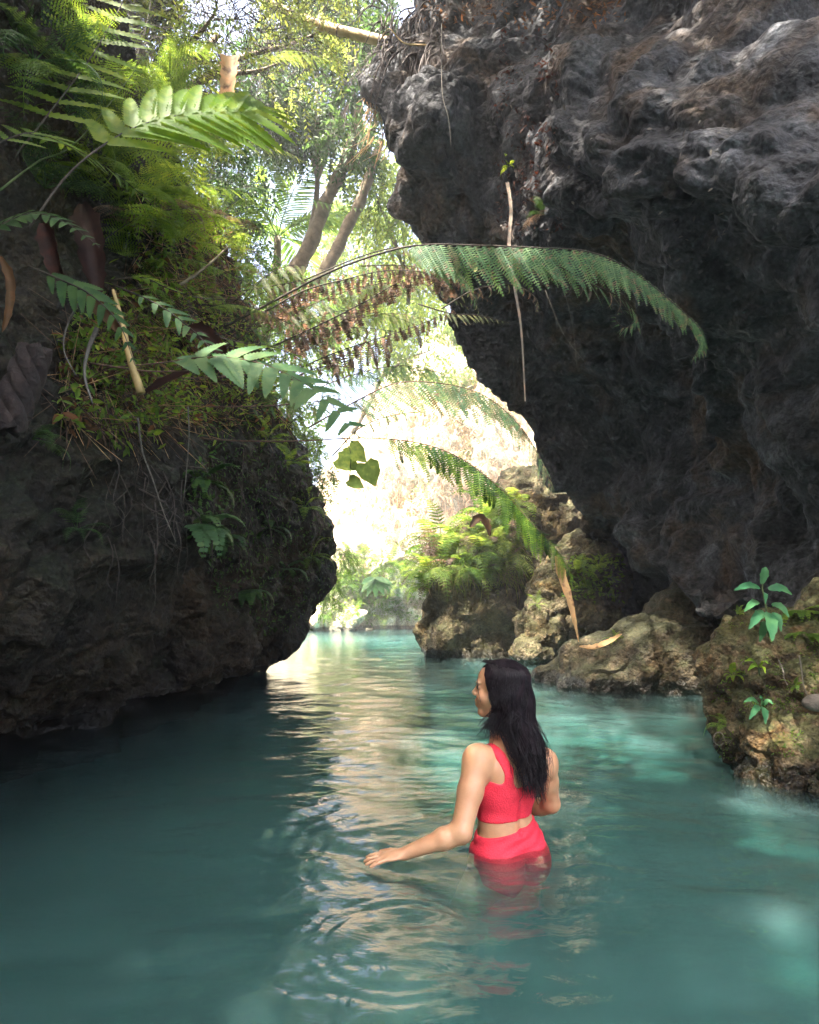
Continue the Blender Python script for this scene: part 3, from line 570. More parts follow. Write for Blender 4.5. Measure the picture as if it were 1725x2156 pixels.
def frond(label, path, n, Lm, kind='feather', m='fern_mid', up=(0, 0, 1), droop=0.0, ang=.35, prof=prof_fern, t0=.12, r=.006, stem='stem', cat='fern frond', name='fern_frond', alt=None, jit=.08, sides=(1, -1), group=None, pts=None, n_s=26, irregular=.0, widen=1.0):
    'one frond: stem and every leaflet of its own; path = [(px, py, depth)]'
    p = crom([P(*x) for x in path] if pts is None else pts, n_s); base = p[0]
    root = empty(name, base, label, cat, group); mb = MB(); mb.tube(p-base, np.linspace(r, r*.25, n_s), 6); link('stem', mb.build('stem', M[stem]), root)
    tg = np.gradient(p, axis=0); tg /= np.linalg.norm(tg, axis=1)[:, None]
    for i in range(n):
        t = t0+(1-t0)*(i+.5)/n; f = t*(n_s-1); k = min(int(f), n_s-2); c = p[k]*(1-(f-k))+p[k+1]*(f-k)-base; T = Vector(tg[k])
        for s_ in sides:
            L_ = Lm*prof((i+.5)/n)*random.uniform(1-jit, 1+jit)
            if irregular and random.random() < irregular: L_ *= random.uniform(.3, .7)
            U = Vector(up); S = T.cross(U).normalized()*s_; Nn = S.cross(T)*s_; Nn = Nn if Nn.dot(U) > 0 else -Nn
            D = (S*(1-droop)+T*ang+Vector((0, 0, -droop*1.1))+Vector([random.gauss(0, jit*.8) for _ in range(3)])).normalized()
            Zx = (Nn+T*.0-(D*Nn.dot(D))); Zx = (S.cross(T)*s_ if Zx.length < .2 else Zx).normalized()
            if droop > .6: Zx = (T.cross(D)*-1).normalized(); Zx = -Zx if Zx.y > 0 else Zx
            Yx = Zx.cross(D)
            kk, mm = (kind, m) if not alt or random.random() > alt[2] else (alt[0], alt[1])
            mw = Matrix(((D.x, Yx.x*widen, Zx.x, c[0]), (D.y, Yx.y*widen, Zx.y, c[1]), (D.z, Yx.z*widen, Zx.z, c[2]), (0, 0, 0, 1))) @ Matrix.Diagonal((L_, L_, L_, 1))
            link('leaflet', pinna(kk, mm), root, mw)
    return root
# --- ready-made small fronds (stem and leaflets in one mesh), length 1 along x arching up then down
FT = {}
def small_frond(kind, m, n=16, Lm=.24, arch=.35, bend=.9):
    key = (kind, m, n, arch, bend)
    if key in FT: return FT[key]
    s = np.linspace(0, 1, 18); x = s*(1-.18*s*s); z = arch*np.sin(s*np.pi*.62)-bend*.42*s**2.4; p = np.stack([x, 0*x, z], -1)
    mb = MB(); mb.tube(p, np.linspace(.008, .002, 18), 4, False); tg = np.gradient(p, axis=0); tg /= np.linalg.norm(tg, axis=1)[:, None]
    d = {'lobed': lambda: pinna_lobed(6, .17, .3, .2), 'feather': lambda: pinna_feather(7, .22, .15), 'slim': lambda: pinna_lobed(5, .10, .1, .15), 'round': lambda: pinna_lobed(4, .5, 0, .1, 0, .1), 'dead': lambda: pinna_feather(6, .2, 0, 2.6, .4)}[kind]()
    for i in range(n):
        t = .14+.86*(i+.5)/n; f = t*17; k = min(int(f), 16); c = p[k]*(1-(f-k))+p[k+1]*(f-k); T = tg[k]; L_ = Lm*prof_fern((i+.5)/n)
        for s_ in (1, -1):
            D = np.array([0, s_, 0])+T*.35+np.array([0, 0, -.15])+rng.normal(size=3)*.06; D /= np.linalg.norm(D); Z = np.cross(T, [0, 1, 0])*-1; Z = Z if Z[2] > 0 else -Z; Z = Z-D*(Z @ D); Z /= np.linalg.norm(Z); Y = np.cross(Z, D)
            V = c+L_*(d[0][:, :1]*D+d[0][:, 1:2]*Y+d[0][:, 2:3]*Z); mb.add(V, d[1], d[2] if len(d) > 2 else None)
    FT[key] = mb.build('frond', M[m]); return FT[key]
def axes(pos, D, U, s):
    D = Vector(D).normalized(); U = Vector(U); U = (U-D*U.dot(D)); U = U.normalized() if U.length > 1e-4 else Vector((0, 0, 1)); Y = U.cross(D); p = Vector(pos)
    return Matrix(((D.x, Y.x, U.x, p.x), (D.y, Y.y, U.y, p.y), (D.z, Y.z, U.z, p.z), (0, 0, 0, 1))) @ Matrix.Diagonal((s, s, s, 1))
def fern_plant(pos, nrm, nf, size, label, kind='feather', m='fern_mid', group=None, spread=1.0, arch=.3, bend=.9, n=16, lean=(0, 0, 0), name='fern_plant', cat='fern', dead=0, Lm=.24):
    root = empty(name, pos, label, cat, group); nrm = Vector(nrm).normalized(); lean = Vector(lean)
    a0 = random.random()*6.28; t1 = nrm.orthogonal().normalized(); t2 = nrm.cross(t1)
    for i in range(nf):
        a = a0+i*6.283/nf*1.0+random.uniform(-.3, .3); D = nrm*random.uniform(.35, .9)+(t1*math.cos(a)+t2*math.sin(a))*spread+lean; D.z = max(D.z, -.6)
        mm = m if i >= dead else 'fern_dead'; s = size*random.uniform(.65, 1.15); U = Vector((0, 0, 1)) if abs(D.normalized().z) < .9 else -nrm
        link('frond', small_frond(kind, mm, n, Lm, arch, bend), root, axes((0, 0, 0), D, U, s))
    return root
BV = {}
def bv(o):
    if o.name not in BV:
        me = o.data; co_ = np.empty(len(me.vertices)*3, np.float32); me.vertices.foreach_get('co', co_); q = np.empty(len(me.loops), np.int32); me.loops.foreach_get('vertex_index', q)
        BV[o.name] = BVHTree.FromPolygons(co_.reshape(-1, 3).tolist(), q.reshape(-1, 4).tolist())
    return BV[o.name]
EYE = Vector((0, 0, 1))
def hit(px, py, *objs):
    'where the line of sight through px, py meets one of the rocks'
    d = (P(px, py, 5)-EYE).normalized(); best = None
    for o in objs:
        h = bv(o).ray_cast(EYE, d)
        if h[0] is not None and (best is None or h[3] < best[3]): best = h
    if best is None: return None
    n = best[1]; n = -n if n.dot(d) > 0 else n
    return best[0], n
def tubes(name, m, paths, parent=None, nseg=5, n=14):
    mb = MB()
    for pts, r0, r1 in paths: mb.tube(crom(pts, n), np.linspace(r0, r1, n), nseg)
    return link(name, mb.build(name, M[m]), parent)
def ribbon(pts, wid, m, name, thick=.0015, n=20, curl=.25, twist=0.0, parent=None, nrm=(0, -1, .2), prof=lambda t: min(1, .25+4*t)*(1-t**3)**.6+.02):
    'a long leaf: folded along its midrib, with thickness'
    p = crom(pts, n); tg = np.gradient(p, axis=0); tg /= np.linalg.norm(tg, axis=1)[:, None]; V = []; 
    for i in range(n):
        t = i/(n-1); nn = np.array(nrm, float); nn -= tg[i]*(nn @ tg[i]); nn /= np.linalg.norm(nn); s_ = np.cross(tg[i], nn); a = twist*t; s2 = s_*math.cos(a)+nn*math.sin(a); n2 = np.cross(s2, tg[i]); w_ = wid*prof(t)*(1+.10*math.sin(i*1.9)+.08*math.sin(i*3.1+1))
        for k, lz in ((-1, curl), (-.5, curl*.3), (0, 0), (.5, curl*.3), (1, curl)): V.append(p[i]+s2*w_*k+n2*w_*lz)
    V = np.array(V); f = grid_faces(n, 5); V2 = V.reshape(n, 5, 3); du = np.gradient(V2, axis=0); dv = np.gradient(V2, axis=1); nn = np.cross(du, dv); nn /= np.linalg.norm(nn, axis=-1)[..., None]+1e-9
    Vb = (V2-nn*thick).reshape(-1, 3); mb = MB(); mb.add(V, f); mb.add(Vb, f[:, ::-1]); return link(name, mb.build(name, M[m]), parent)
# ------------------------------------------------------------------ where the sun gets through the trees
gap(W(1360, 1560), .26); gap(W(1310, 1520), .12); gap(W(1440, 1545), .10); gap(W(1640, 1910), .16); gap(W(1180, 1475), .2)
gap(P(1625, 1400, 3.45), .17); gap(P(1540, 1450, 3.5), .12); gap(P(1570, 1590, 3.35), .20); gap(P(1670, 1620, 3.2), .16)
gap(P(1145, 1310, 11.4), .22); gap(P(960, 1180, 12.9), .7); gap(P(1000, 1120, 12.9), .6); gap(P(1255, 1380, 8.0), .15); gap(P(930, 1280, 12.6), .25)
gap(P(735, 970, 7), .4); gap(P(900, 560, 4.6), .45); gap(P(1080, 540, 4.5), .3); gap(P(900, 850, 4.7), .5); gap(P(1150, 1100, 4.5), .3); gap(P(400, 230, 3.2), .42); gap(P(260, 130, 3.4), .3); gap(P(250, 60, 3.3), .3); gap(P(520, 350, 4.5), .4); gap(P(1130, 1200, 10.9), .2); gap(P(1240, 1210, 11.5), .3)
gap(P(350, 430, 4.6), .55); gap(P(480, 560, 5), .35); gap(P(560, 780, 3), .25); gap(P(450, 640, 4.0), .3); gap(P(1100, 1110, 13.5), .4); gap(W(870, 1385), 1.5); gap(W(760, 1385), 1.2); gap(W(800, 1430), .8); gap(W(1050, 1400), .8); gap(W(1080, 1500), .25); gap(P(1010, 60, 6.8), .2); gap(P(1150, 110, 5.6), .12)
# ------------------------------------------------------------------ trees
def lobe(px, py, Y, *r): return (tuple(P(px, py, Y)), r)
def L3(x, y, z, *r): return ((x, y, z), r)
tree('bank_tree', 'spreading tree on the left bank whose yellow green leaves fill the top of the picture', 'tree', (-4.6, 7.0, 6.2),
     [lobe(430, 60, 7.0, 1.0, 1.0, .75), lobe(540, 150, 8.0, .8, 1.0, .5), lobe(330, 190, 6.5, .9, .8, .7), lobe(620, 90, 9.5, .7, .8, .4), lobe(470, 210, 8.0, .9, .9, .5), lobe(200, -60, 7, 1.4, 1.4, 1.), L3(-3.6, 6.5, 8.8, 1.5, 2, 1.), lobe(500, 20, 8.6, 1.1, 1, .7), lobe(640, 60, 9, .8, 1, .5)],
     2500, 11, .085, 'leaf_yellow', r0=.12, droop=.4, limbs=7)
tree('sun_blocking_tree', 'unseen dark leaved tree behind the left bank, crown spread to shade the gorge', 'tree', (-5.6, 3.5, 6.2),  # out of view; lobes over the gorge added to block sun and sky
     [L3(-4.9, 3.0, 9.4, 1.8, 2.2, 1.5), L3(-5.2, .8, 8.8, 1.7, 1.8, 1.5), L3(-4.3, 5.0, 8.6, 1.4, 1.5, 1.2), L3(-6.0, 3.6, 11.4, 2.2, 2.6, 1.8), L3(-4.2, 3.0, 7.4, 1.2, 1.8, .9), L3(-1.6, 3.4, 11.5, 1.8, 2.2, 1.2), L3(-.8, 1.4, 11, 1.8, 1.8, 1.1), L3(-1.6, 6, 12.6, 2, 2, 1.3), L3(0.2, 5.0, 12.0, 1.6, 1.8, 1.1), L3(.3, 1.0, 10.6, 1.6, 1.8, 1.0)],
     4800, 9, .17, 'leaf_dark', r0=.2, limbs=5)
tree('sun_blocking_tree', 'dense dark tree on the left bank above the fern tangle', 'tree', (-5.8, 7.5, 6.6),  # dense crown placed to keep the sun off the right cliff
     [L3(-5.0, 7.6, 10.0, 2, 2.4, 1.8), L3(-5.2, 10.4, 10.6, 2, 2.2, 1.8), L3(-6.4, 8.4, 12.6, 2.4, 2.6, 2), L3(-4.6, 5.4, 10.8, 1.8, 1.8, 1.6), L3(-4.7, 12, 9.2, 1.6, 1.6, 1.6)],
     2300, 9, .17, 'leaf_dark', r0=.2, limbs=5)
tree('sun_blocking_tree', 'unseen tall dark tree placed for shade on the camera side of the left bank', 'tree', (-6.2, -2.0, 6.0),  # out of view, placed to keep the sun off the pool
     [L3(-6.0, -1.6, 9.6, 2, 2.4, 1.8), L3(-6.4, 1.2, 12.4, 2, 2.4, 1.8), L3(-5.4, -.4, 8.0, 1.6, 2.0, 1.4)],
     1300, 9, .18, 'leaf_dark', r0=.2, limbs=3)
tree('sun_blocking_tree', 'unseen dark tree added on top of the right cliff to shade it', 'tree', (3.4, 6.4, 8.6),  # out of view, added to cut sun and sky light on the cliff
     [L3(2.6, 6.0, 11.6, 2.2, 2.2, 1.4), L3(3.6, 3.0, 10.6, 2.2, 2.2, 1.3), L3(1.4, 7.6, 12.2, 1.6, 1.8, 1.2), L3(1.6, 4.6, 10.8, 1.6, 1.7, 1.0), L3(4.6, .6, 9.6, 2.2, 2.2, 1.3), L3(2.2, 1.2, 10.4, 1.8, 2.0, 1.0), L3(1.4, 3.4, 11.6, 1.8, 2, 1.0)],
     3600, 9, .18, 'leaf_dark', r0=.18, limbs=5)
tree('added_bough', 'unseen dark bough added above the camera to shade the pool', 'tree', (-4.4, 1.0, 6.0),  # out of view, added to darken the left water and foreground
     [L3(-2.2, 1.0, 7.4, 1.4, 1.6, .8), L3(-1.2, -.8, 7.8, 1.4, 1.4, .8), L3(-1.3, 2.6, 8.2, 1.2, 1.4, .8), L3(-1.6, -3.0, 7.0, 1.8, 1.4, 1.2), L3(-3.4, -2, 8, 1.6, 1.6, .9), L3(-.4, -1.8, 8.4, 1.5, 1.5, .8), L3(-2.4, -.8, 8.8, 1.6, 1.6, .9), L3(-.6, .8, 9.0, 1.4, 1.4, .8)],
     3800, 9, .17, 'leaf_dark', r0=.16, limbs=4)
tree('dense_tree', 'dark green tree with hanging leaves behind the bamboo pole', 'tree', tuple(P(640, 560, 13.2)),
     [lobe(690, 60, 12.5, 1.0, 1.0, .9), lobe(760, 170, 12.0, .8, .8, .9), lobe(660, 230, 12.5, .8, .8, .7), lobe(600, 130, 13, .9, .9, .8), lobe(740, 300, 11.6, .5, .5, .5), lobe(560, 300, 13, .7, .7, .5), lobe(730, -30, 11, 1.0, 1, .6), lobe(800, 120, 10, .6, .7, .6), lobe(620, 250, 12, .8, .8, .8), lobe(540, 200, 11, .8, .8, .8)],
     2900, 11, .12, 'leaf_dark', r0=.10, droop=.8, limbs=4)
tree('slender_tree', 'light green drooping tree right of the two leaning trunks', 'tree', tuple(P(860, 640, 15)),
     [lobe(800, 430, 13, .5, .6, .9), lobe(850, 500, 13.5, .5, .6, .8), lobe(770, 380, 13, .5, .5, .6), lobe(840, 610, 15, .9, .9, .5)],
     340, 10, .15, 'leaf_sun', r0=.06, droop=.9, limbs=4)
for lab, c, n, lf, mt in (
    ('sunlit yellow green tree behind the leaning trunks', [(760, 420, 21, 1.4, 2, 1.8), (780, 540, 21, 1.8, 2, 1.5), (800, 640, 21, 2.2, 1.8, 1.1)], 750, .24, 'leaf_sun'),
    ('bright leafy tree on top of the far slope', [(760, 700, 25, 2.2, 2, 1.5), (880, 600, 25, 2.5, 2, 1.8), (900, 740, 25, 1.8, 1.6, 1.0)], 850, .25, 'leaf_sun'),
    ('pale tree crown left of the far slope above the dark rock corner', [(610, 900, 21, 1.0, 1.5, 1.3), (600, 740, 20, 1.6, 1.6, 1.2), (630, 640, 19, 1.5, 1.5, 1.1)], 520, .22, 'leaf_tree')):
    lb = [lobe(*x) for x in c]; b0 = Vector(lb[0][0])-Vector((.3, 0, 4.5)); tree('sunlit_tree', lab, 'tree', tuple(b0), lb, n, 9, lf, mt, r0=.12, droop=.3, limbs=3)
print('trees', round(time.time()-T0, 1))
# leaning trunks
def trunk(label, path, r0, r1, n=22):
    p = crom([P(*x) for x in path], n); root = empty('leaning_trunk', p[0], label, 'tree trunk'); mb = MB(); q = p-p[0]; q = q+.04*np.stack([perlin(p*1.5), perlin(p*1.5+5), 0*p[:, 0]], -1)
    mb.tube(q, np.linspace(r0, r1, n)*(1+.12*np.sin(np.arange(n)*2.1)), 10); link('trunk', mb.build('trunk', M['bark']), root); return root, p
t1, tp1 = trunk('pale leaning trunk with forked top, left of the pair above the ferns', [(590, 620, 12.6), (640, 540, 12.6), (690, 420, 12.4), (735, 320, 12.2), (760, 230, 12)], .20, .10)
mb = MB(); q = tp1[14]; mb.tube(crom([q-tp1[0], P(770, 330, 12.4)-Vector(tp1[0]), P(800, 210, 12.4)-Vector(tp1[0])], 10), np.linspace(.1, .05, 10), 8); link('branch', mb.build('branch', M['bark']), t1)
trunk('thinner leaning trunk right of the forked one', [(665, 610, 12.2), (700, 540, 12.2), (740, 460, 12.1), (775, 380, 12), (800, 300, 12)], .15, .09)
# bamboo pole across the top
bp_ = crom([P(x, y, Y) for x, y, Y in ((540, -25, 9.4), (600, 22, 9.3), (680, 55, 9.1), (760, 75, 8.9), (900, 110, 8.6))], 30)
root = empty('bamboo_pole', bp_[0], 'tan bamboo pole slanting across the gorge at the top', 'bamboo pole'); mb = MB(); mb.tube(bp_-bp_[0], .085-.0*np.arange(30), 10); link('cane', mb.build('cane', M['bamboo']), root)
for k in (4, 11, 18, 25):
    mb = MB(); d = bp_[k+1]-bp_[k]; d /= np.linalg.norm(d); mb.tube([bp_[k]-bp_[0]-d*.012, bp_[k]-bp_[0]+d*.012], .094, 10); link('node_ring', mb.build('node_ring', M['stem_red']), root)
# palm behind
pc = P(585, 500, 14); root = empty('palm', P(560, 640, 14), 'feathery palm with thin dark leaflets left of the leaning trunks', 'palm tree'); mb = MB(); o0 = Vector(root.location)
mb.tube(crom([Vector((0, 0, -1)), (pc-o0)*.5+Vector((.1, 0, 0)), pc-o0], 10), np.linspace(.12, .09, 10), 8); link('trunk', mb.build('trunk', M['bark']), root)
def palm_frond(L_, n=34):
    s = np.linspace(0, 1, 16); p = np.stack([s*L_, 0*s, .45*L_*s-.62*L_*s**2.1], -1); mb = MB(); mb.tube(p, np.linspace(.02, .005, 16), 4, False); tg = np.gradient(p, axis=0)
    pos = []; X = []
    for i in range(n):
        t = .12+.88*i/n; f = t*15; k = min(int(f), 14); c = p[k]+(p[k+1]-p[k])*(f-k); T = tg[k]/np.linalg.norm(tg[k])
        for s_ in (1, -1): pos.append(c); X.append(np.array([0, s_*.85, -.35])+T*.55+rng.normal(size=3)*.04)
    n_ = len(pos); V, Fc = scatter(LEAF_V*np.array([1, .16, 1]), LEAF_F, np.array(pos), np.array(X), np.tile([0, 0, 1.], (n_, 1))+.01, L_*.34*np.repeat(1-.6*np.abs(np.linspace(0, 1, n)-.4), 2)); mb.add(V, None, Fc); return mb.build('frond', M['leaf_tree'])
pf = palm_frond(2.4)
for k in range(11):
    a = k*6.283/11+.2; link('frond', pf, root, axes(pc-o0, (math.cos(a), math.sin(a)*.8, .5+.35*math.sin(k*2.3)), (0, 0, 1), random.uniform(.8, 1.1)))
# ------------------------------------------------------------------ the large fern fronds, one by one
fr_broad = lambda t: (min(1, .35+1.9*t))*(1-t**1.5*.82)
frond('big translucent yellow green fern frond with broad blades glowing at the upper left', [(60, 480, 2.6), (150, 360, 2.9), (250, 285, 3.1), (340, 250, 3.2), (430, 238, 3.3), (515, 236, 3.4), (560, 226, 3.5)],
      14, .47, 'wide', 'fern_bright', up=(.15, -.93, .35), ang=.75, prof=lambda t: (.85+.25*t)*(1-t**4*.72), t0=.26, r=.006, jit=.05, n_s=30)
frond('long yellow green fern frond with narrow toothed blades rising at the top left corner', [(30, 330, 3.0), (110, 230, 3.2), (185, 130, 3.4), (240, 40, 3.5), (290, -60, 3.6), (320, -130, 3.6)],
      16, .40, 'slim', 'fern_bright', up=(.2, -.9, .35), ang=.2, prof=lambda t: .9-.35*t, t0=.15, widen=1.25)
frond('neatly combed green fern frond leaning right behind the glowing frond', [(190, 260, 4.1), (235, 150, 4.2), (262, 70, 4.3), (290, -20, 4.4)],
      20, .27, 'slim', 'fern_mid', up=(.1, -1, .2), ang=.35, widen=1.5, t0=.1)
frond('dark green fern frond with long blades at the far left under the glowing frond', [(-60, 330, 2.8), (60, 280, 3.0), (150, 310, 3.2), (250, 370, 3.4), (330, 440, 3.5)],
      15, .34, 'slim', 'fern_mid', up=(.2, -.7, .7), ang=.4, widen=1.3)
frond('pale blue green fern frond with serrated blades pointing right below the dead stick', [(220, 775, 2.9), (330, 765, 2.9), (430, 752, 2.9), (520, 758, 2.9), (600, 785, 2.85), (680, 835, 2.8), (745, 905, 2.75)],
      13, .27, 'serr', 'fern_pale', up=(.1, -.75, .65), ang=.5, prof=lambda t: (.95-.15*t)*(1-t**3*.6), t0=.22, jit=.2, stem='stem_red', r=.004, droop=.12, widen=1.0)
frond('yellow green serrated frond just above the pale blue green frond', [(420, 700, 3.3), (500, 720, 3.3), (590, 735, 3.2), (680, 790, 3.2)], 8, .16, 'serr', 'fern_bright', up=(.1, -.5, .85), ang=.8, t0=.2)
frond('long light green serrated frond running down right from the left tangle', [(240, 600, 3.4), (330, 640, 3.3), (400, 690, 3.3), (450, 740, 3.2), (500, 800, 3.2)], 11, .15, 'serr', 'fern_pale', up=(.2, -.8, .6), ang=.9)
frond('bright thin frond with a long pointed tip below the bamboo sticks at left', [(230, 590, 3.6), (300, 585, 3.6), (360, 610, 3.6), (430, 628, 3.6), (535, 632, 3.6)], 9, .16, 'serr', 'fern_bright', up=(.1, -.6, .8), ang=.7, prof=lambda t: max(.12, 1-1.3*t))
frond('dull green fern frond hanging over the dark hollow at the left', [(60, 560, 2.6), (130, 590, 2.6), (190, 620, 2.6), (250, 680, 2.6), (285, 770, 2.6)], 10, .17, 'serr', 'fern_dark', up=(.2, -.9, .3), droop=.35, ang=.5)
frond('shaded green fern frond at the left edge in front of dry brown leaves', [(-70, 520, 2.5), (0, 475, 2.5), (70, 450, 2.5), (140, 470, 2.5), (210, 520, 2.5)], 12, .17, 'serr', 'fern_dark', up=(.2, -.6, .7), ang=.5)
for i, (lab, path, n, Lm, mt) in enumerate((
    ('feathery green frond just below the glowing frond, reaching right', [(150, 500, 4.2), (260, 420, 4.2), (380, 390, 4.2), (500, 400, 4.2), (610, 450, 4.2)], 26, .34, 'fern_mid'),
    ('feathery mid green frond dipping right above the dry twigs', [(200, 540, 4.6), (300, 470, 4.6), (420, 455, 4.6), (520, 480, 4.6)], 24, .30, 'fern_mid'),
    ('bright feathery frond with fine toothed leaflets crossing the left tangle', [(210, 510, 4.0), (300, 455, 4.0), (400, 440, 4.0), (480, 455, 4.0)], 22, .22, 'fern_bright'),
    ('long limp green frond under the bamboo sticks at left', [(250, 560, 4.4), (350, 540, 4.4), (450, 560, 4.4), (560, 620, 4.4), (620, 680, 4.4)], 26, .28, 'fern_mid'),
    ('light feathery frond hanging beside the sky gap at the leaning trunks', [(380, 330, 6), (480, 300, 6), (580, 310, 6), (660, 350, 6)], 24, .34, 'leaf_yellow'),
    ('thin pale frond sweeping right beneath the leaning trunks', [(430, 400, 6), (560, 395, 6.2), (680, 425, 6.4), (800, 445, 6.6)], 26, .30, 'fern_pale'),
    ('green frond arching over the fern tangle left of the brown hanging leaf', [(300, 160, 5.2), (380, 100, 5.2), (450, 90, 5.2), (530, 110, 5.2), (600, 160, 5.2)], 24, .34, 'fern_mid'),
    ('yellow green frond pointing right past the brown hanging leaf', [(500, 140, 7), (600, 110, 7), (700, 125, 7), (800, 165, 7)], 26, .34, 'leaf_yellow'),
    ('green frond low in the left tangle touching the dead curled fronds', [(400, 660, 4.6), (480, 640, 4.6), (560, 660, 4.6), (640, 720, 4.6)], 22, .26, 'fern_mid'))):
    frond(lab, path, n, Lm, 'feather', mt, up=(.1, -.45, .9), ang=.4, r=.004, droop=.15)
# the tree fern whose fronds cross the opening
hangp = lambda t: (min(1, .45+1.6*t))*(1-t**2*.85)
frond('longest arching tree fern frond reaching right across the dark rock to a drooping tip', [(470, 690, 4.6), (580, 632, 4.6), (700, 570, 4.5), (820, 528, 4.5), (900, 515, 4.4), (1010, 517, 4.4), (1120, 521, 4.3), (1240, 530, 4.3), (1330, 570, 4.2), (1420, 640, 4.2), (1478, 700, 4.2), (1462, 752, 4.2)],
      46, .44, 'hang', 'fern_blue', up=(0, -.5, .85), droop=.72, ang=.45, t0=.32, prof=lambda t: min(1, .8+t)*(1-t**1.8*.86), r=.010, n_s=46, alt=('droopy', 'fern_fade', .12))
frond('second arching frond splitting off below the longest one and ending in a pale coil', [(1040, 520, 4.45), (1110, 532, 4.4), (1180, 562, 4.35), (1250, 600, 4.3), (1310, 628, 4.3), (1340, 665, 4.3), (1318, 690, 4.3), (1296, 672, 4.3), (1310, 652, 4.3), (1332, 662, 4.28)],
      26, .34, 'hang', 'fern_blue', up=(0, -.5, .85), droop=.58, ang=.7, t0=.04, prof=lambda t: max(.10, 1-1.15*t), r=.006, n_s=46, alt=('droopy', 'fern_dead', .25))
frond('upper fan of feathery green leaflets under the first half of the arching frond', [(640, 590, 4.7), (760, 540, 4.7), (850, 520, 4.7), (930, 540, 4.7), (985, 600, 4.7), (1010, 660, 4.7)], 18, .30, 'hang', 'fern_blue', up=(0, -.6, .8), droop=.65, ang=.5, t0=.3, alt=('droopy', 'fern_fade', .4))
frond('dead brown curled frond hanging in spirals below the arch', [(560, 735, 4.8), (660, 690, 4.8), (760, 640, 4.8), (850, 590, 4.8), (950, 560, 4.8)], 26, .52, 'curl', 'fern_dead', up=(0, -.6, .8), droop=.8, ang=.2, t0=.1, jit=.25, prof=lambda t: 1-.4*t, alt=('curl2', 'fern_dead', .45), r=.008)
frond('dead grey brown frond with twisted leaflets close under the long arch', [(560, 655, 4.65), (640, 612, 4.65), (720, 590, 4.65), (810, 570, 4.65), (900, 575, 4.65), (960, 610, 4.65)], 30, .38, 'curl2', 'fern_dead', up=(0, -.6, .8), droop=.85, ang=.1, t0=.05, jit=.3, prof=lambda t: 1-.3*t, alt=('curl', 'fern_dead', .4), r=.007)
frond('thin dead frond with small curled leaflets crossing mid opening', [(600, 790, 4.9), (700, 745, 4.9), (790, 715, 4.9), (880, 685, 4.9), (960, 650, 4.9)], 20, .42, 'curl', 'fern_dead', up=(0, -.6, .8), droop=.8, ang=.1, t0=.2, jit=.3, prof=lambda t: 1-.5*t, alt=('droopy', 'fern_dead', .4), r=.006)
frond('brown withered frond bunched at the left end of the arch', [(420, 640, 4.7), (500, 650, 4.7), (560, 660, 4.7), (620, 690, 4.7), (650, 740, 4.7)], 20, .34, 'curl2', 'fern_dead', up=(0, -.6, .8), droop=.7, ang=.3, t0=.2, jit=.3, alt=('curl', 'fern_dead', .5), r=.006)
frond('short dry frond with a coiled tip right of the hanging strip', [(930, 650, 4.6), (1000, 610, 4.6), (1080, 600, 4.6), (1130, 630, 4.6), (1128, 665, 4.6)], 14, .16, 'droopy', 'fern_dead', up=(0, -.6, .8), droop=.6, ang=.3, alt=('droopy', 'fern_fade', .5))
frond('faded green frond pointing down right below the short dry frond', [(880, 640, 4.7), (950, 660, 4.7), (1010, 665, 4.7), (1075, 680, 4.7)], 14, .18, 'hang', 'fern_fade', up=(0, -.6, .8), droop=.4, ang=.6)
frond('pale green arching frond curving down to the right over the bright opening', [(650, 900, 4.7), (740, 850, 4.7), (830, 808, 4.6), (920, 806, 4.6), (1010, 828, 4.5), (1080, 880, 4.5), (1130, 950, 4.4), (1165, 1030, 4.4)],
      34, .40, 'hang', 'fern_fade', up=(0, -.5, .85), droop=.62, ang=.45, t0=.14, prof=lambda t: min(1, .7+t)*(1-t**1.6*.8), r=.006, stem='stem_red', alt=('hang', 'fern_blue', .5))
frond('dark lower frond whose green tip hangs down before the pale rock', [(380, 918, 4.8), (500, 928, 4.8), (640, 928, 4.8), (760, 922, 4.7), (880, 932, 4.6), (970, 965, 4.6), (1050, 1025, 4.5), (1110, 1090, 4.5), (1165, 1150, 4.4), (1205, 1210, 4.4)],
      40, .40, 'hang', 'fern_mid', up=(0, -.5, .85), droop=.66, ang=.35, t0=.38, prof=lambda t: min(1, .7+t)*(1-t**2*.75), r=.006, stem='stem_red', n_s=40, alt=('droopy', 'fern_dark', .4))
for i, (lab, path, n, Lm, kd, mt) in enumerate((
    ('wispy pale frond crossing behind the dead fronds, upper of the tangle', [(560, 700, 5.2), (660, 640, 5.2), (780, 600, 5.2), (900, 600, 5.2), (990, 650, 5.2)], 24, .32, 'hang', 'fern_fade'),
    ('wispy pale frond in the middle of the tangle under the arch', [(600, 760, 5.4), (700, 690, 5.4), (820, 660, 5.4), (930, 680, 5.4)], 22, .30, 'hang', 'fern_fade'),
    ('lowest wispy frond of the tangle, tips over the bright slope', [(640, 830, 5.3), (740, 790, 5.3), (850, 770, 5.3), (960, 800, 5.3), (1030, 860, 5.3)], 24, .32, 'hang', 'fern_pale'),
    ('thin withered frond trailing from the arch toward the cleft', [(760, 560, 5.0), (860, 560, 5.0), (960, 590, 5.0), (1040, 640, 5.0)], 22, .26, 'droopy', 'fern_dead'),
    ('small brown spiral frond hanging left of the heart shaped leaves', [(640, 700, 4.9), (680, 740, 4.9), (690, 800, 4.9), (670, 850, 4.9)], 12, .18, 'curl2', 'fern_dead'))):
    frond(lab, path, n, Lm, kd, mt, up=(0, -.5, .85), droop=.62, ang=.4, r=.005, stem='stem_red', t0=.08, jit=.14)
rs = random.Random(5)
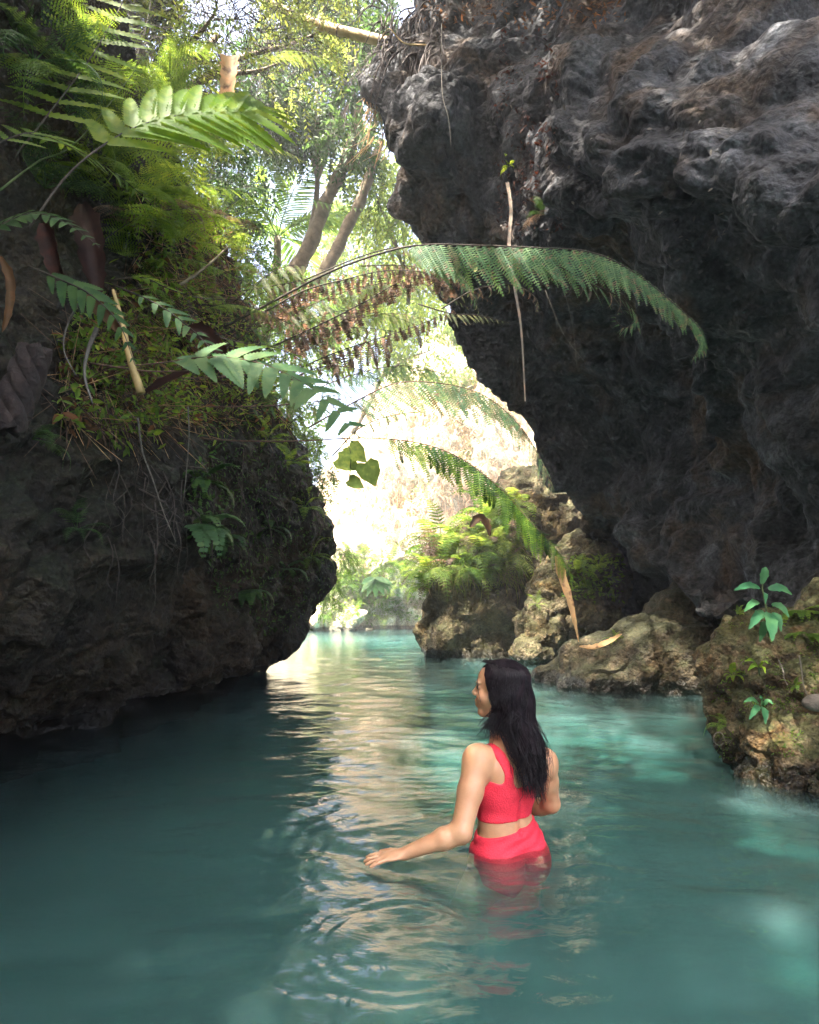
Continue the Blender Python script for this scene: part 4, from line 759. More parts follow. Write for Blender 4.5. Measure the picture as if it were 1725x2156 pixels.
order_ = ('topmost', 'second', 'third', 'fourth', 'fifth', 'sixth', 'seventh', 'eighth', 'ninth', 'tenth', 'eleventh', 'twelfth', 'thirteenth', 'fourteenth', 'fifteenth', 'sixteenth', 'seventeenth', 'lowest')
look_ = ('pale green feathery', 'faded feathery', 'dead tightly curled', 'fresh green feathery', 'dead loosely curled', 'faded drooping')
ys_ = [610+(i*22) % 290+rs.uniform(-10, 10) for i in range(18)]
for i in range(18):
    rk = sorted(ys_).index(ys_[i]); lb_ = look_[i % 6]+' frond strung across the opening, '+order_[rk]+(' from the top' if 0 < rk < 17 else ' of them')
    x0_ = rs.uniform(470, 620); y0_ = ys_[i]; ln_ = rs.uniform(200, 380)*(1.25 if i == 0 else .7 if i == 7 else 1); dy_ = rs.uniform(-70, 10); Yd = rs.uniform(4.9, 6.2); mt, kd = (('fern_pale', 'hang'), ('fern_fade', 'hang'), ('fern_dead', 'curl'), ('fern_mid', 'hang'), ('fern_dead', 'curl2'), ('fern_fade', 'droopy'))[i % 6]
    frond(lb_, [(x0_, y0_, Yd), (x0_+ln_*.33, y0_+dy_-14, Yd), (x0_+ln_*.66, y0_+dy_-8, Yd), (x0_+ln_, y0_+dy_+30, Yd)], 16, rs.uniform(.2, .32)*(1.5 if 'curl' in kd else 1), kd, mt, up=(0, -.5, .85), droop=.6, ang=.35, r=.004, stem='stem', t0=.12, jit=.25, irregular=.2, group='wispy fronds strung across the opening')
frond('small dark frond looping up before the bright opening', [(700, 960, 4.9), (760, 900, 4.9), (840, 872, 4.9), (930, 870, 4.9), (990, 905, 4.9)], 16, .16, 'droopy', 'fern_dark', up=(0, -.5, .85), droop=.6, ang=.3)
for lab, a, b_ in (('thin bare fern stalk crossing above the dark left corner', (330, 795, 3.6), (590, 775, 3.8)), ('thin reddish stalk stretched level below the pale frond', (360, 855, 4.3), (720, 840, 4.6)), ('fine dark stalk running to the pale frond from the left hollow', (190, 765, 2.9), (460, 775, 2.9))):
    p0, p1 = P(*a), P(*b_); mid = (p0+p1)/2-Vector((0, 0, .03)); o = tubes('bare_stalk', 'stem_red', [([p0, mid, p1], .005, .0035)]); tag(o, lab, 'stalk')
print('fronds', round(time.time()-T0, 1))
# ------------------------------------------------------------------ ferns and tangle on the left wall
def plant_at(px, py, objs, nf, size, label, **kw):
    h = hit(px, py, *objs)
    if h is None: return None
    return fern_plant(h[0]+h[1]*.02, h[1]+Vector((0, 0, .4)), nf, size, label, **kw)
LW = (left,)
def where(px, py, b, s):
    u_ = min(2, int(3*(px-b[0])/(b[2]-b[0]))); v_ = min(2, int(3*(py-b[1])/(b[3]-b[1])))
    return s+' '+('top', 'middle', 'bottom')[v_]+' part by '+('the dark left wall', 'its centre', 'the right cliff')[u_]
for px, py, nf, sz, lab, kw in (
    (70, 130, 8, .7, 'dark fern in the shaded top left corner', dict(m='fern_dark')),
    (250, 410, 9, 1.0, 'big finely divided fern arching over the dark leaf sheaths', dict(m='fern_bright', n=22)),
    (350, 260, 9, 1.0, 'big finely divided fern half hidden behind the glowing frond', dict(m='fern_mid', n=22)),
    (130, 190, 8, .9, 'big shaded fern in the top left under the long bladed frond', dict(m='fern_mid', n=22)),
    (400, 330, 9, 1.0, 'big airy fern reaching out to the palm from the bank edge', dict(m='fern_bright', n=22, dead=1)),
    (330, 520, 9, .9, 'big fern above the thin bright frond in the middle of the tangle', dict(m='fern_bright', n=22, dead=2)),
    (200, 340, 9, .75, 'bushy fern behind the stem of the glowing frond', dict(m='fern_mid')),
    (330, 330, 10, .85, 'dense green fern right under the glowing frond', dict(m='fern_bright')),
    (420, 400, 10, .85, 'large feathery fern at the bank edge left of the palm', dict(m='fern_mid', dead=2)),
    (300, 470, 10, .75, 'fern clump beside the dark brown leaf sheaths', dict(m='fern_mid', dead=2)),
    (460, 470, 9, .8, 'fern on the bank edge beside the sky gap', dict(m='fern_mid', dead=3)),
    (390, 540, 10, .8, 'fern with many narrow fronds above the bamboo sticks', dict(m='fern_bright', dead=3)),
    (490, 570, 10, .8, 'fern at the bank edge left of the trunk feet', dict(m='fern_mid', dead=4)),
    (290, 600, 9, .65, 'low fern left of the bright thin frond', dict(m='fern_mid', dead=3)),
    (420, 640, 10, .75, 'fern mixed with dry fronds above the pale serrated frond', dict(m='fern_mid', dead=5)),
    (540, 660, 10, .75, 'fern where the dead curled fronds begin', dict(m='fern_mid', dead=5)),
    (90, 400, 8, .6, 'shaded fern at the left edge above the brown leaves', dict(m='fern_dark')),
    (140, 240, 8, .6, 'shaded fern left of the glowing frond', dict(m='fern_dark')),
    (500, 740, 9, .6, 'small fern behind the pale serrated frond', dict(m='fern_dark', dead=3)),
    (560, 830, 10, .6, 'leafy fern on top of the dark rock corner', dict(m='leaf_tree', kind='lobed')),
    (620, 850, 9, .6, 'fern leaning out toward the bright opening', dict(m='leaf_tree', kind='lobed')),
    (560, 930, 8, .5, 'fern hanging on the dark rock corner, upper', dict(m='fern_mid', kind='lobed')),
    (610, 980, 8, .5, 'fern hanging on the outer edge of the dark corner', dict(m='fern_mid', kind='lobed')),
    (640, 1070, 8, .45, 'fern at mid height on the outer edge of the dark corner', dict(m='fern_mid', kind='lobed')),
    (655, 1170, 8, .45, 'drooping fern low on the outer edge of the dark corner', dict(m='fern_mid', kind='feather')),
    (420, 1010, 6, .40, 'small maidenhair fern under the pale dead frond on the dark wall', dict(m='fern_dark', kind='round', n=12, lean=(0, 0, -.8))),
    (400, 1110, 7, .50, 'pale green maidenhair fern hanging mid dark wall', dict(m='fern_pale', kind='round', n=12, lean=(.4, 0, -1))),
    (460, 1140, 6, .45, 'maidenhair fern right of the pale one on the dark wall', dict(m='fern_dark', kind='round', n=12, lean=(.4, 0, -1))),
    (560, 1110, 6, .45, 'green maidenhair fern on the inner side of the dark corner', dict(m='fern_dark', kind='round', n=12, lean=(.2, 0, -1))),
    (600, 1200, 6, .40, 'fern low on the inner side of the dark corner', dict(m='fern_dark', kind='round', n=12, lean=(.2, 0, -1))),
    (520, 1240, 6, .40, 'fern tuft above the round boulder bulge of the dark wall', dict(m='fern_dark', kind='round', n=12, lean=(.2, 0, -1))),
    (160, 1120, 6, .28, 'faint fern frond tuft on the shaded wall at left', dict(m='fern_dark', lean=(.5, -.2, -.6))),
    (60, 920, 6, .28, 'faint dark fern below the twisted deadwood', dict(m='fern_dark', lean=(.5, -.2, -.6))),
    (590, 720, 9, .6, 'fern beneath the arch where thin stalks start', dict(m='fern_mid', dead=4))):
    plant_at(px, py, LW, nf, sz, lab, group='ferns growing on the left wall', **kw)
# tangle of dry fronds, straws, twigs and litter over the upper left wall
strawA = []; strawB = []; lp = []; lx = []
poly = lambda x, y: (120 < x < 680) and (y > 900-x*1.25 if x < 400 else y > 250) and y < 900
n_try = 0
while len(strawA) < 2600 and n_try < 9000:
    n_try += 1; x, y = random.uniform(60, 680), random.uniform(180, 900)
    if not poly(x, y): continue
    h = hit(x, y, left)
    if h is None: continue
    p, n = h; d = (n*random.uniform(.2, 1)+Vector((random.gauss(.3, .5), random.gauss(-.2, .5), random.gauss(-.7, .7)))).normalized(); Ls = random.uniform(.08, .5)
    strawA.append(tuple(p)); strawB.append(tuple(p+d*Ls))
A_, B_ = np.array(strawA), np.array(strawB); k = np.arange(len(A_)) % 3 == 0
for sel, mt, nm in ((k, 'straw', 'dry_straws'), (~k, 'stem_red', 'twig_tangle')):
    v, f = sticks(A_[sel], B_[sel], .003); tag(link(nm, mesh_np(nm, v, f, M[mt], False)), kind='stuff')
def litter(name, m, n, box, objs, size, out=.15, droop=-.8, keep=None, verts=LEAF_V, faces=LEAF_F, sd=1.0):
    pos = []; X = []; Nn = []; tr = 0
    while len(pos) < n and tr < n*4:
        tr += 1; x, y = random.uniform(box[0], box[2]), random.uniform(box[1], box[3])
        if keep and not keep(x, y): continue
        h = hit(x, y, *objs)
        if h is None or h[0].z < .05: continue
        pos.append(tuple(h[0]+h[1]*random.uniform(0, out))); X.append(tuple(h[1]*.6+Vector((random.gauss(0, .7), random.gauss(0, .5), random.gauss(droop, .5))))); Nn.append(tuple(h[1]+Vector((0, 0, .6))+Vector([random.gauss(0, .4*sd) for _ in range(3)])))
    if not pos: return
    v, f = scatter(verts, faces, np.array(pos), np.array(X), np.array(Nn), size*rng.uniform(.5, 1.4, len(pos)))
    tag(link(name, mesh_np(name, v, f, M[m], False)), kind='stuff')
litter('small_leaves', 'fern_mid', 3800, (60, 0, 690, 900), LW, .060, .35, -.3, poly)
litter('dead_leaves', 'leaf_brown', 700, (60, 150, 680, 900), LW, .08, .2, -.5, poly)
litter('creeping_leaves', 'fern_dark', 2200, (380, 860, 700, 1330), LW, .045, .10, -.6, lambda x, y: x > 380+abs(y-1060)*.35)
# leafy shrub fringe along the edge of the dark corner
def fringe(label, name, cat, lobes, n, per, leaf, m, droop=.4, wide=1., base=None, group=None):
    base = base or lobes[0][0]; root = empty(name, base, label, cat, group); mw = Matrix.Translation(-Vector(base)); V, Fc, a, b_ = sprays(lobes, n, per, leaf, droop, False, wide)
    link('foliage', mesh_np('foliage', V, Fc, M[m]), root, mw); tv, tf = sticks(a-(b_-a)*.8, b_, .0035); tag(link('stems', mesh_np('stems', tv, tf, M['stem'], False), root, mw), kind='stuff'); return root
fringe('small leaved shrub spilling over the outer top of the dark rock corner', 'shrub', 'shrub', [lobe(600, 880, 10.6, .35, .4, .25), lobe(650, 950, 11.0, .30, .4, .35), lobe(690, 1010, 11.2, .18, .3, .3), lobe(655, 1020, 10.9, .2, .3, .3)], 420, 11, .055, 'leaf_tree', .7)
fringe('dark shrub hanging down the outer edge of the dark rock corner', 'shrub', 'shrub', [lobe(668, 1080, 11.2, .16, .3, .4), lobe(660, 1180, 11.2, .15, .3, .35), lobe(640, 1120, 10.6, .15, .3, .4)], 330, 11, .05, 'leaf_tree', 1.0)
fringe('green feathery shrub drooping toward the water beyond the dark corner', 'shrub', 'shrub', [lobe(715, 1180, 15.5, .45, .5, .35), lobe(690, 1240, 15, .35, .4, .5)], 240, 12, .07, 'leaf_tree', .8, .7)
fringe('leafy bush on the left bank between the fern tangle and the trunks', 'shrub', 'shrub', [lobe(560, 640, 9.5, .7, .7, .5), lobe(520, 560, 9.5, .5, .7, .5), lobe(600, 720, 10, .6, .6, .5), lobe(560, 790, 10, .5, .5, .35)], 480, 11, .07, 'leaf_tree')
fringe('dark shrub at the bank edge under the palm', 'shrub', 'shrub', [lobe(500, 480, 9, .4, .6, .45), lobe(480, 380, 9, .4, .6, .5), lobe(440, 300, 8.4, .5, .6, .4)], 420, 11, .06, 'leaf_dark')
# heart shaped leaves in the opening
root = empty('heart_leaf_plant', P(735, 1000, 7.0), 'sprig of four heart shaped green leaves hanging before the bright opening', 'plant'); o0 = Vector(root.location)
m_heart = mesh_np('leaf', *(lambda: (np.array([[0, 0, 0], [-.12, .28, 0], [.1, .5, .03], [.5, .42, .02], [1, 0, -.12], [.5, -.42, .02], [.1, -.5, .03], [-.12, -.28, 0], [.45, 0, -.06]], np.float32), [np.array([[8, 0, 1], [8, 1, 2], [8, 2, 3], [8, 3, 4], [8, 4, 5], [8, 5, 6], [8, 6, 7], [8, 7, 0]])]))(), M['leaf_sun'])
for px, py, a, s in ((735, 940, -.6, .28), (712, 965, .4, .30), (770, 975, -1.2, .30), (735, 1010, .2, .2)):
    link('leaf', m_heart, root, axes(P(px, py, 7)-o0, (math.cos(a), .1, -.5+math.sin(a)*.3), (0, -.9, .5), s))
mb = MB(); mb.tube(crom([P(700, 900, 7.1)-o0, P(735, 940, 7)-o0, P(738, 985, 7)-o0, P(735, 1010, 7)-o0], 12), .006, 5); link('stem', mb.build('stem', M['stem_green']), root)
# ------------------------------------------------------------------ brown leaves, sticks, deadwood at the left
def dead_leaf(label, pts, wid, m='leaf_brown', **kw): return tag(ribbon([P(*q) for q in pts], wid, m, 'dry_leaf', **kw), label, 'dry leaf')
dead_leaf('broad brown dry leaf hanging upright below the foliage at the top', [(486, 118, 3.9), (484, 150, 3.9), (480, 190, 3.88), (476, 232, 3.86)], .068, 'leaf_tan', prof=lambda t: 1-.35*t, curl=.35)
dead_leaf('large dark brown leaf sheath hanging left of the fern clump', [(175, 430, 3.2), (190, 500, 3.1), (195, 570, 3.1), (205, 625, 3.1)], .07, 'leaf_rust', curl=.7, twist=.8)
dead_leaf('dark brown leaf sheath at the left beside the larger one', [(90, 470, 3.0), (110, 520, 3.0), (125, 570, 3.0), (150, 620, 3.0)], .05, 'leaf_rust', curl=.7, twist=-.6)
dead_leaf('narrow rusty drooping dry leaf at the left edge', [(2, 540, 2.5), (22, 590, 2.5), (18, 650, 2.5), (4, 700, 2.5)], .018, 'leaf_brown', curl=.6, twist=1.2)
dead_leaf('brown dry leaf under the dull fern at left', [(185, 620, 2.7), (210, 650, 2.7), (235, 675, 2.7), (250, 700, 2.7)], .035, 'leaf_brown', curl=.4)
dead_leaf('tan curled leaf beside the pale serrated frond', [(395, 690, 3.3), (430, 705, 3.3), (460, 735, 3.3), (480, 765, 3.3)], .05, 'leaf_rust', curl=.5)
dead_leaf('long brown leaf lying under the pale blue green frond', [(300, 830, 3.3), (360, 800, 3.3), (420, 775, 3.3), (500, 745, 3.3)], .03, 'leaf_rust', curl=.6, twist=.7)
dead_leaf('long tan dry leaf hanging by its tip in front of the pale rock', [(1172, 1170, 4.4), (1182, 1210, 4.4), (1200, 1265, 4.38), (1210, 1310, 4.38), (1219, 1352, 4.4)], .038, 'leaf_tan', curl=.35, prof=lambda t: min(1, .35+3*t)*(1-t)**.8+.03)
dead_leaf('pale grey dry strip hanging from the cleft of the right cliff', [(1068, 385, 6.3), (1076, 440, 5.7), (1072, 520, 5.3), (1083, 600, 5.1), (1096, 680, 5.1), (1102, 760, 5.1), (1106, 845, 5.1)], .020, 'strip', curl=.4, prof=lambda t: 1-.75*t, n=34)
dead_leaf('fallen curled tan leaf on top of the low boulder', [(1220, 1362, 7.4), (1250, 1366, 7.3), (1285, 1352, 7.3), (1310, 1335, 7.3)], .05, 'leaf_tan', curl=.5, nrm=(0, -.5, 1))
dead_leaf('crumpled rusty leaf on the ferns of the mossy block', [(990, 1110, 12.2), (1010, 1090, 12.2), (1026, 1106, 12.2), (1032, 1130, 12.2)], .08, 'leaf_brown', curl=.5)
st = lambda lab, pts, r0, r1, m='bamboo', nm='dead_stick', cat='stick': tag(tubes(nm, m, [([P(*q) for q in pts], r0, r1)], None, 7, 16), lab, cat)
st('broken tan stick hanging steeply at left with a thick lower end', [(238, 610, 2.9), (258, 680, 2.9), (272, 750, 2.9), (297, 828, 2.9)], .008, .022)
st('bare reddish twig slanting through the ferns left of the trunks', [(380, 600, 4), (430, 565, 4), (480, 520, 4.1)], .012, .006, 'bark')
st('thin green cane crossing the top left fern stems', [(0, 400, 3), (80, 340, 3.2), (170, 290, 3.4), (330, 90, 3.8)], .006, .003, 'stem_green')
st('pale twisted root dangling in the dark hollow at the left', [(205, 690, 2.7), (185, 740, 2.7), (178, 790, 2.7), (195, 850, 2.7)], .012, .004, 'root')
st('grey looping rootlet in the dark hollow at the left edge', [(165, 640, 2.7), (140, 690, 2.7), (135, 740, 2.7), (160, 790, 2.7)], .006, .002, 'root')
st('slender rootlet with curly side roots hanging down the left wall', [(290, 880, 3.6), (300, 950, 3.6), (322, 1010, 3.6), (345, 1080, 3.6), (370, 1140, 3.6)], .006, .002, 'root')
st('thin straight rootlet hanging below the pale serrated frond', [(396, 855, 3.6), (398, 920, 3.6), (392, 1000, 3.6), (386, 1060, 3.6)], .005, .002, 'root')
pa = []
for i in range(150):
    x, y = random.uniform(180, 640), random.uniform(800, 1150); h = hit(x, y, left)
    if h is None: continue
    p = h[0]+h[1]*.03; L_ = random.uniform(.2, .9)*(h[0].y/6); s_ = Vector((random.gauss(0, .07), random.gauss(0, .05), 0)); pa.append(([p, p+h[1]*.07+s_+Vector((0, 0, -L_*.4)), p+h[1]*.05+s_*.3+Vector((0, 0, -L_*.75)), p+h[1]*.08+s_*1.6+Vector((0, 0, -L_))], random.uniform(.002, .007), .001))
tag(tubes('hanging_roots', 'root_dark', pa, None, 4, 9), kind='stuff')
tw = []
for k in range(5):
    pts = []
    for i in range(12):
        t = i/11; th = k*1.256+t*5.5; c = P(75-62*t, 735+170*t, 2.45); rr = .045*(1-.25*abs(t-.4)); pts.append(c+Vector((math.cos(th)*rr, math.sin(th)*rr, 0)))
    tw.append((pts, .028, .036))
tag(tubes('twisted_deadwood', 'deadwood', tw, None, 9, 30), 'thick twisted reddish brown dead stem at the left edge', 'deadwood')
# ------------------------------------------------------------------ right cliff: roots, creepers, vines
RW = (right,)
h0 = Vector((0, 0, 0)); pa = []
for i in range(120):
    x, y = random.uniform(800, 930), random.uniform(20, 130); h = hit(x, y, right)
    if h is None: h = (P(x, y, 7.8), Vector((0, -1, 0)))
    p = h[0]+h[1]*.08; L_ = random.uniform(.25, 1.0); s = Vector((random.gauss(-.05, .1), random.gauss(-.02, .1), 0))
    pa.append(([p, p+h[1]*.1+Vector((0, 0, -L_*.3))+s*.5, p+s+h[1]*.08+Vector((0, 0, -L_*.7)), p+s*1.5+Vector((0, 0, -L_))], random.uniform(.008, .02), .003))
o = tubes('hanging_root_mass', 'root_dark', pa, None, 4, 9); tag(o, 'shaggy mass of dark roots hanging off the top left edge of the right cliff', 'roots')
pa = []
for i in range(60):
    x, y = random.uniform(770, 850), random.uniform(160, 320); p = P(x, y, 7.9); L_ = random.uniform(.15, .6); s = Vector((random.gauss(-.1, .15), 0, 0)); pa.append(([p, p+s*.4+Vector((0, 0, -L_*.4)), p+s+Vector((0, 0, -L_))], .009, .003))
tag(tubes('hanging_root_mass', 'straw', pa, None, 4, 7), 'pale dry roots and stems fringing the left side of the right cliff', 'roots')
st('long white vine dangling in front of the bulging rock', [(930, 50, 5.6), (930, 120, 5.6), (932, 200, 5.6), (945, 250, 5.6), (950, 310, 5.6)], .005, .004, 'root', 'hanging_vine', 'vine')
st('thin vine falling from the short dry frond across the dark rock', [(1148, 610, 4.6), (1185, 700, 4.6), (1230, 760, 4.6)], .002, .0015, 'root', 'hanging_vine', 'vine')
st('hair thin vine under the second arching frond', [(1185, 600, 4.5), (1205, 680, 4.5), (1215, 770, 4.5)], .002, .0015, 'root', 'hanging_vine', 'vine')
st('rusty dry fern stalk curling off the cliff top at upper right of the gap', [(900, 95, 7), (850, 90, 7), (820, 60, 7), (800, 85, 7.2)], .012, .005, 'bamboo')
litter('rust_creeper', 'leaf_rust', 520, (1050, 60, 1190, 480), RW, .055, .06, -.5, lambda x, y: fbm(np.array([[x*.02, y*.012, 0.]]), 2)[0] > -.05)
litter('rust_creeper', 'leaf_rust', 150, (1055, 360, 1120, 500), RW, .05, .10, -.5)
litter('dry_creeper', 'leaf_brown', 260, (860, 0, 1320, 60), RW, .08, .12, -.5)
litter('pale_lichen_tufts', 'root', 130, (1050, 90, 1560, 560), RW, .05, .03, -.2, lambda x, y: fbm(np.array([[x*.03, y*.03, 7.]]), 2)[0] > .25)
plant_at(1150, 450, RW, 7, .34, 'small fern, half red, tucked in the pocket of the right cliff', m='fern_dark', dead=3)
plant_at(1075, 350, RW, 5, .16, 'tiny leafy sprig at the top of the cleft in the right cliff', m='fern_bright', kind='round', n=6)
for px, py in ((1110, 850), (1195, 1020), (1180, 960)): pass
# ------------------------------------------------------------------ mossy block, pale rock, low boulder, far slope
BW = (blko,); k_ = 0
GR_V = np.array([[0, .012, 0], [0, -.012, 0], [.4, .012, .06], [.4, -.012, .06], [.75, .007, .02], [.75, -.007, .02], [1, 0, -.12]], np.float32); GR_F = np.array([[0, 1, 3], [0, 3, 2], [2, 3, 5], [2, 5, 4], [4, 5, 6]])
USED = set()
def fresh(l):
    if l in USED: return False
    USED.add(l); return True
for i in range(90):
    px = random.uniform(885, 1095); py = random.uniform(1030, 1215) if px > 920 else random.uniform(1130, 1240); h = hit(px, py, blko)
    if h is None: continue
    sz = random.uniform(.6, 1.25)
    lb_ = where(px, py, (885, 1030, 1095, 1240), ('small ', 'medium ', 'large ')[min(2, int((sz-.6)/.22))]+('narrow green', 'half dry yellow', 'broad leaved green')[i % 3]+' fern on the mossy block,')
    if fresh(lb_): fern_plant(h[0], h[1]+Vector((0, 0, .5)), 7, sz, lb_, kind=('slim', 'feather', 'lobed')[i % 3], m=('leaf_yellow', 'leaf_sun', 'fern_mid')[i % 3], group='ferns on the mossy block', lean=(-.45, -.3, -.75), dead=(0, 2, 1)[i % 3], n=14)
litter('block_grass', 'leaf_sun', 2200, (880, 1060, 1095, 1275), BW, .15, .12, -.9, lambda x, y: y < 1225-random.random()*60, np.array([[0, .03, 0], [0, -.03, 0], [.6, .02, .1], [.6, -.02, .1], [1, 0, -.15]], np.float32), np.array([[0, 1, 3], [0, 3, 2], [2, 3, 4]]))
litter('draping_grass', 'leaf_yellow', 2600, (880, 1050, 1095, 1262), BW, .55, .10, -1.3, lambda x, y: y < 1222-random.random()*60, GR_V, GR_F)
litter('draping_grass', 'straw', 450, (880, 1100, 1095, 1215), BW, .5, .10, -1.5, None, GR_V, GR_F)
litter('block_leaf_litter', 'leaf_rust', 500, (960, 1080, 1090, 1210), BW, .07, .10, -.3)
litter('moss_leaves', 'fern_mid', 500, (1190, 1170, 1300, 1260), (link('x', pal),) if False else (bpy.data.objects['pale_rock_face'], blko), .09, .15, -.3)
PW = (bpy.data.objects['pale_rock_face'], blko)
for px, py, nf, s, lab in ((1215, 1205, 8, .5, 'bright green fern left of the cave mouth, behind the tan leaf'), (1260, 1200, 9, .55, 'bright green fern on the ledge above the dark cave mouth'), (1240, 1245, 7, .4, 'green fern low at the cave mouth'), (1130, 1275, 6, .35, 'thin grassy fern on the shoulder of the pale rock')):
    plant_at(px, py, PW, nf, s, lab, m='fern_bright' if nf > 7 else 'fern_mid', group='ferns at the cave mouth')
plant_at(1300, 1352, (low,), 6, .22, 'small fern on top of the low boulder behind the fallen leaf', m='fern_mid')
FW = (far,)
st_n = 0
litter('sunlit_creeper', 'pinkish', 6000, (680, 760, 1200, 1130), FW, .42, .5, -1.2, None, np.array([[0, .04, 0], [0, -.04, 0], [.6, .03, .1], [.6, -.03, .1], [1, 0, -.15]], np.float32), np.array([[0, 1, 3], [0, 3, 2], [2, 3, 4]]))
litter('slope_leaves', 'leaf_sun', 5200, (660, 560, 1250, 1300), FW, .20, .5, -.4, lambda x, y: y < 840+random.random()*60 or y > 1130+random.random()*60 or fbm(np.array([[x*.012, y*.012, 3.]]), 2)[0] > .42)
for i in range(50):
    px, py = random.uniform(670, 880), random.uniform(1140, 1300); h = hit(px, py, far)
    sz = random.uniform(.7, 1.4)
    lb_ = where(px, py, (670, 1140, 880, 1300), ('small ', 'medium ', 'large ')[min(2, int((sz-.7)/.24))]+('feathery', 'broad leaved', 'narrow leaved')[i % 3]+' fern on the low far bank,')
    if h and fresh(lb_): fern_plant(h[0], h[1]+Vector((0, 0, .5)), 8, sz, lb_, kind=('feather', 'lobed', 'slim')[i % 3], m=('leaf_sun', 'leaf_tree', 'fern_mid')[i % 3], group='ferns on the far bank', lean=(0, -.2, -.4), n=11)
for i in range(44):
    px, py = random.uniform(780, 1000), random.uniform(560, 860); h = hit(px, py, far)
    sz = random.uniform(.9, 1.7)
    lb_ = where(px, py, (780, 560, 1000, 860), ('small ', 'medium ', 'large ')[min(2, int((sz-.9)/.27))]+('feathery', 'narrow leaved')[i % 2]+' fern high on the far slope,')
    if h and fresh(lb_): fern_plant(h[0], h[1]+Vector((0, 0, .5)), 8, sz, lb_, kind=('feather', 'slim')[i % 2], m=('leaf_sun', 'leaf_tree')[i % 2], group='ferns high on the far slope', lean=(0, -.2, -.5), n=12)
root = empty('silvery_plant', P(790, 1215, 23), 'pale silvery plant with hanging oval leaves on the far bank', 'plant'); o0 = Vector(root.location); lm_ = mesh_np('leaf', LEAF_V, LEAF_F, M['fern_pale'])
for k in range(9): a = -2.6+k*.55; link('leaf', lm_, root, axes((0, 0, 0), (math.cos(a), -.3, -.6+.5*math.sin(a)), (0, -.6, .8), .8))
# ------------------------------------------------------------------ plants of the near rock
def broad_plant(label, base, leaves, m='leaf_broad', stem=None):
    root = empty('broadleaf_plant', base, label, 'plant'); b0 = Vector(base)
    for tipx, tipy, ax_, ay_, Y0, Y1, wd in leaves:
        a = P(ax_, ay_, Y0); b_ = P(tipx, tipy, Y1); d = b_-a; mid = a+d*.5+Vector((0, -.01, .02)); o = ribbon([a-b0, mid-b0, b_-b0], wd, m, 'leaf', .0012, 12, .25, 0, root, nrm=(.1, -1, .55), prof=lambda t: (math.sin(math.pi*min(1, t*.93+.04)**.8))**.9+.02)
    mb = MB(); mb.tube(crom([q-b0 for q in (stem or [b0, b0+Vector((0, 0, .1))])], 10), np.linspace(.006, .004, 10), 6); link('stem', mb.build('stem', M['stem_green']), root); return root
broad_plant('glossy broadleaf plant with large oval leaves on top of the near rock', P(1618, 1290, 3.68), [
    (1613, 1194, 1604, 1230, 3.63, 3.61, .024), (1546, 1243, 1600, 1238, 3.63, 3.53, .022), (1668, 1252, 1618, 1240, 3.63, 3.63, .026), (1567, 1288, 1598, 1268, 3.63, 3.53, .020), (1612, 1272, 1610, 1248, 3.61, 3.53, .012),
    (1577, 1325, 1608, 1288, 3.63, 3.53, .026), (1626, 1350, 1618, 1290, 3.61, 3.48, .036), (1600, 1352, 1612, 1310, 3.68, 3.58, .024), (1645, 1330, 1628, 1290, 3.63, 3.58, .024), (1662, 1300, 1625, 1272, 3.68, 3.63, .024)], stem=[P(1618, 1340, 3.78), P(1615, 1290, 3.65), P(1606, 1240, 3.63), P(1606, 1228, 3.63)])
broad_plant('small two leaved green seedling low on the near rock', P(1606, 1490, 3.53), [(1566, 1478, 1598, 1482, 3.53, 3.45, .013), (1578, 1515, 1600, 1488, 3.53, 3.43, .017), (1612, 1525, 1606, 1488, 3.53, 3.43, .019), (1628, 1483, 1606, 1484, 3.53, 3.48, .012), (1600, 1470, 1603, 1484, 3.53, 3.48, .012)], 'leaf_broad', [P(1606, 1500, 3.63), P(1603, 1484, 3.53)])
broad_plant('little sunlit seedling in the pale middle of the near rock', P(1598, 1400, 3.63), [(1568, 1392, 1595, 1402, 3.63, 3.53, .010), (1575, 1412, 1596, 1404, 3.63, 3.53, .012), (1618, 1398, 1598, 1402, 3.63, 3.55, .011), (1612, 1418, 1600, 1405, 3.63, 3.53, .010)], 'fern_bright', [P(1600, 1420, 3.73), P(1597, 1403, 3.63)])
NW = (near,)
for px, py, nf, s, lab, mt, ln in ((1650, 1262, 7, .15, 'bright small leaved fern beside the glossy broadleaf plant', 'fern_bright', (0, -.3, 0)), (1690, 1290, 8, .24, 'maidenhair fern hanging at the right of the glossy plant', 'fern_mid', (0, -.3, -1)), (1700, 1340, 7, .22, 'maidenhair fern trailing down the right side of the near rock', 'fern_mid', (0, -.3, -1.2)),
     (1545, 1425, 7, .11, 'bright green lobed fern on the left face of the near rock', 'fern_bright', (-.2, -.4, -.4)), (1680, 1450, 7, .11, 'dull green fern in the hollow of the near rock', 'fern_mid', (0, -.3, -.3)), (1560, 1300, 6, .09, 'tiny green fern at the upper left corner of the near rock', 'fern_mid', (0, -.3, .2))):
    plant_at(px, py, NW, nf, s, lab, m=mt, kind='round', n=9, lean=ln)
fern_plant(P(1530, 1530, 3.73), (-1, -.3, .3), 8, .16, 'spiky little fern reaching over the water from the near rock', kind='slim', m='fern_mid', lean=(-.8, 0, .1))
st('white rootlet hanging on the right face of the near rock', [(1640, 1390, 3.58), (1650, 1415, 3.53), (1652, 1430, 3.53), (1660, 1445, 3.53)], .004, .002, 'root')
st('second white rootlet hanging down to the pale stone', [(1683, 1380, 3.53), (1688, 1410, 3.53), (1692, 1440, 3.48), (1702, 1470, 3.48)], .004, .002, 'root')
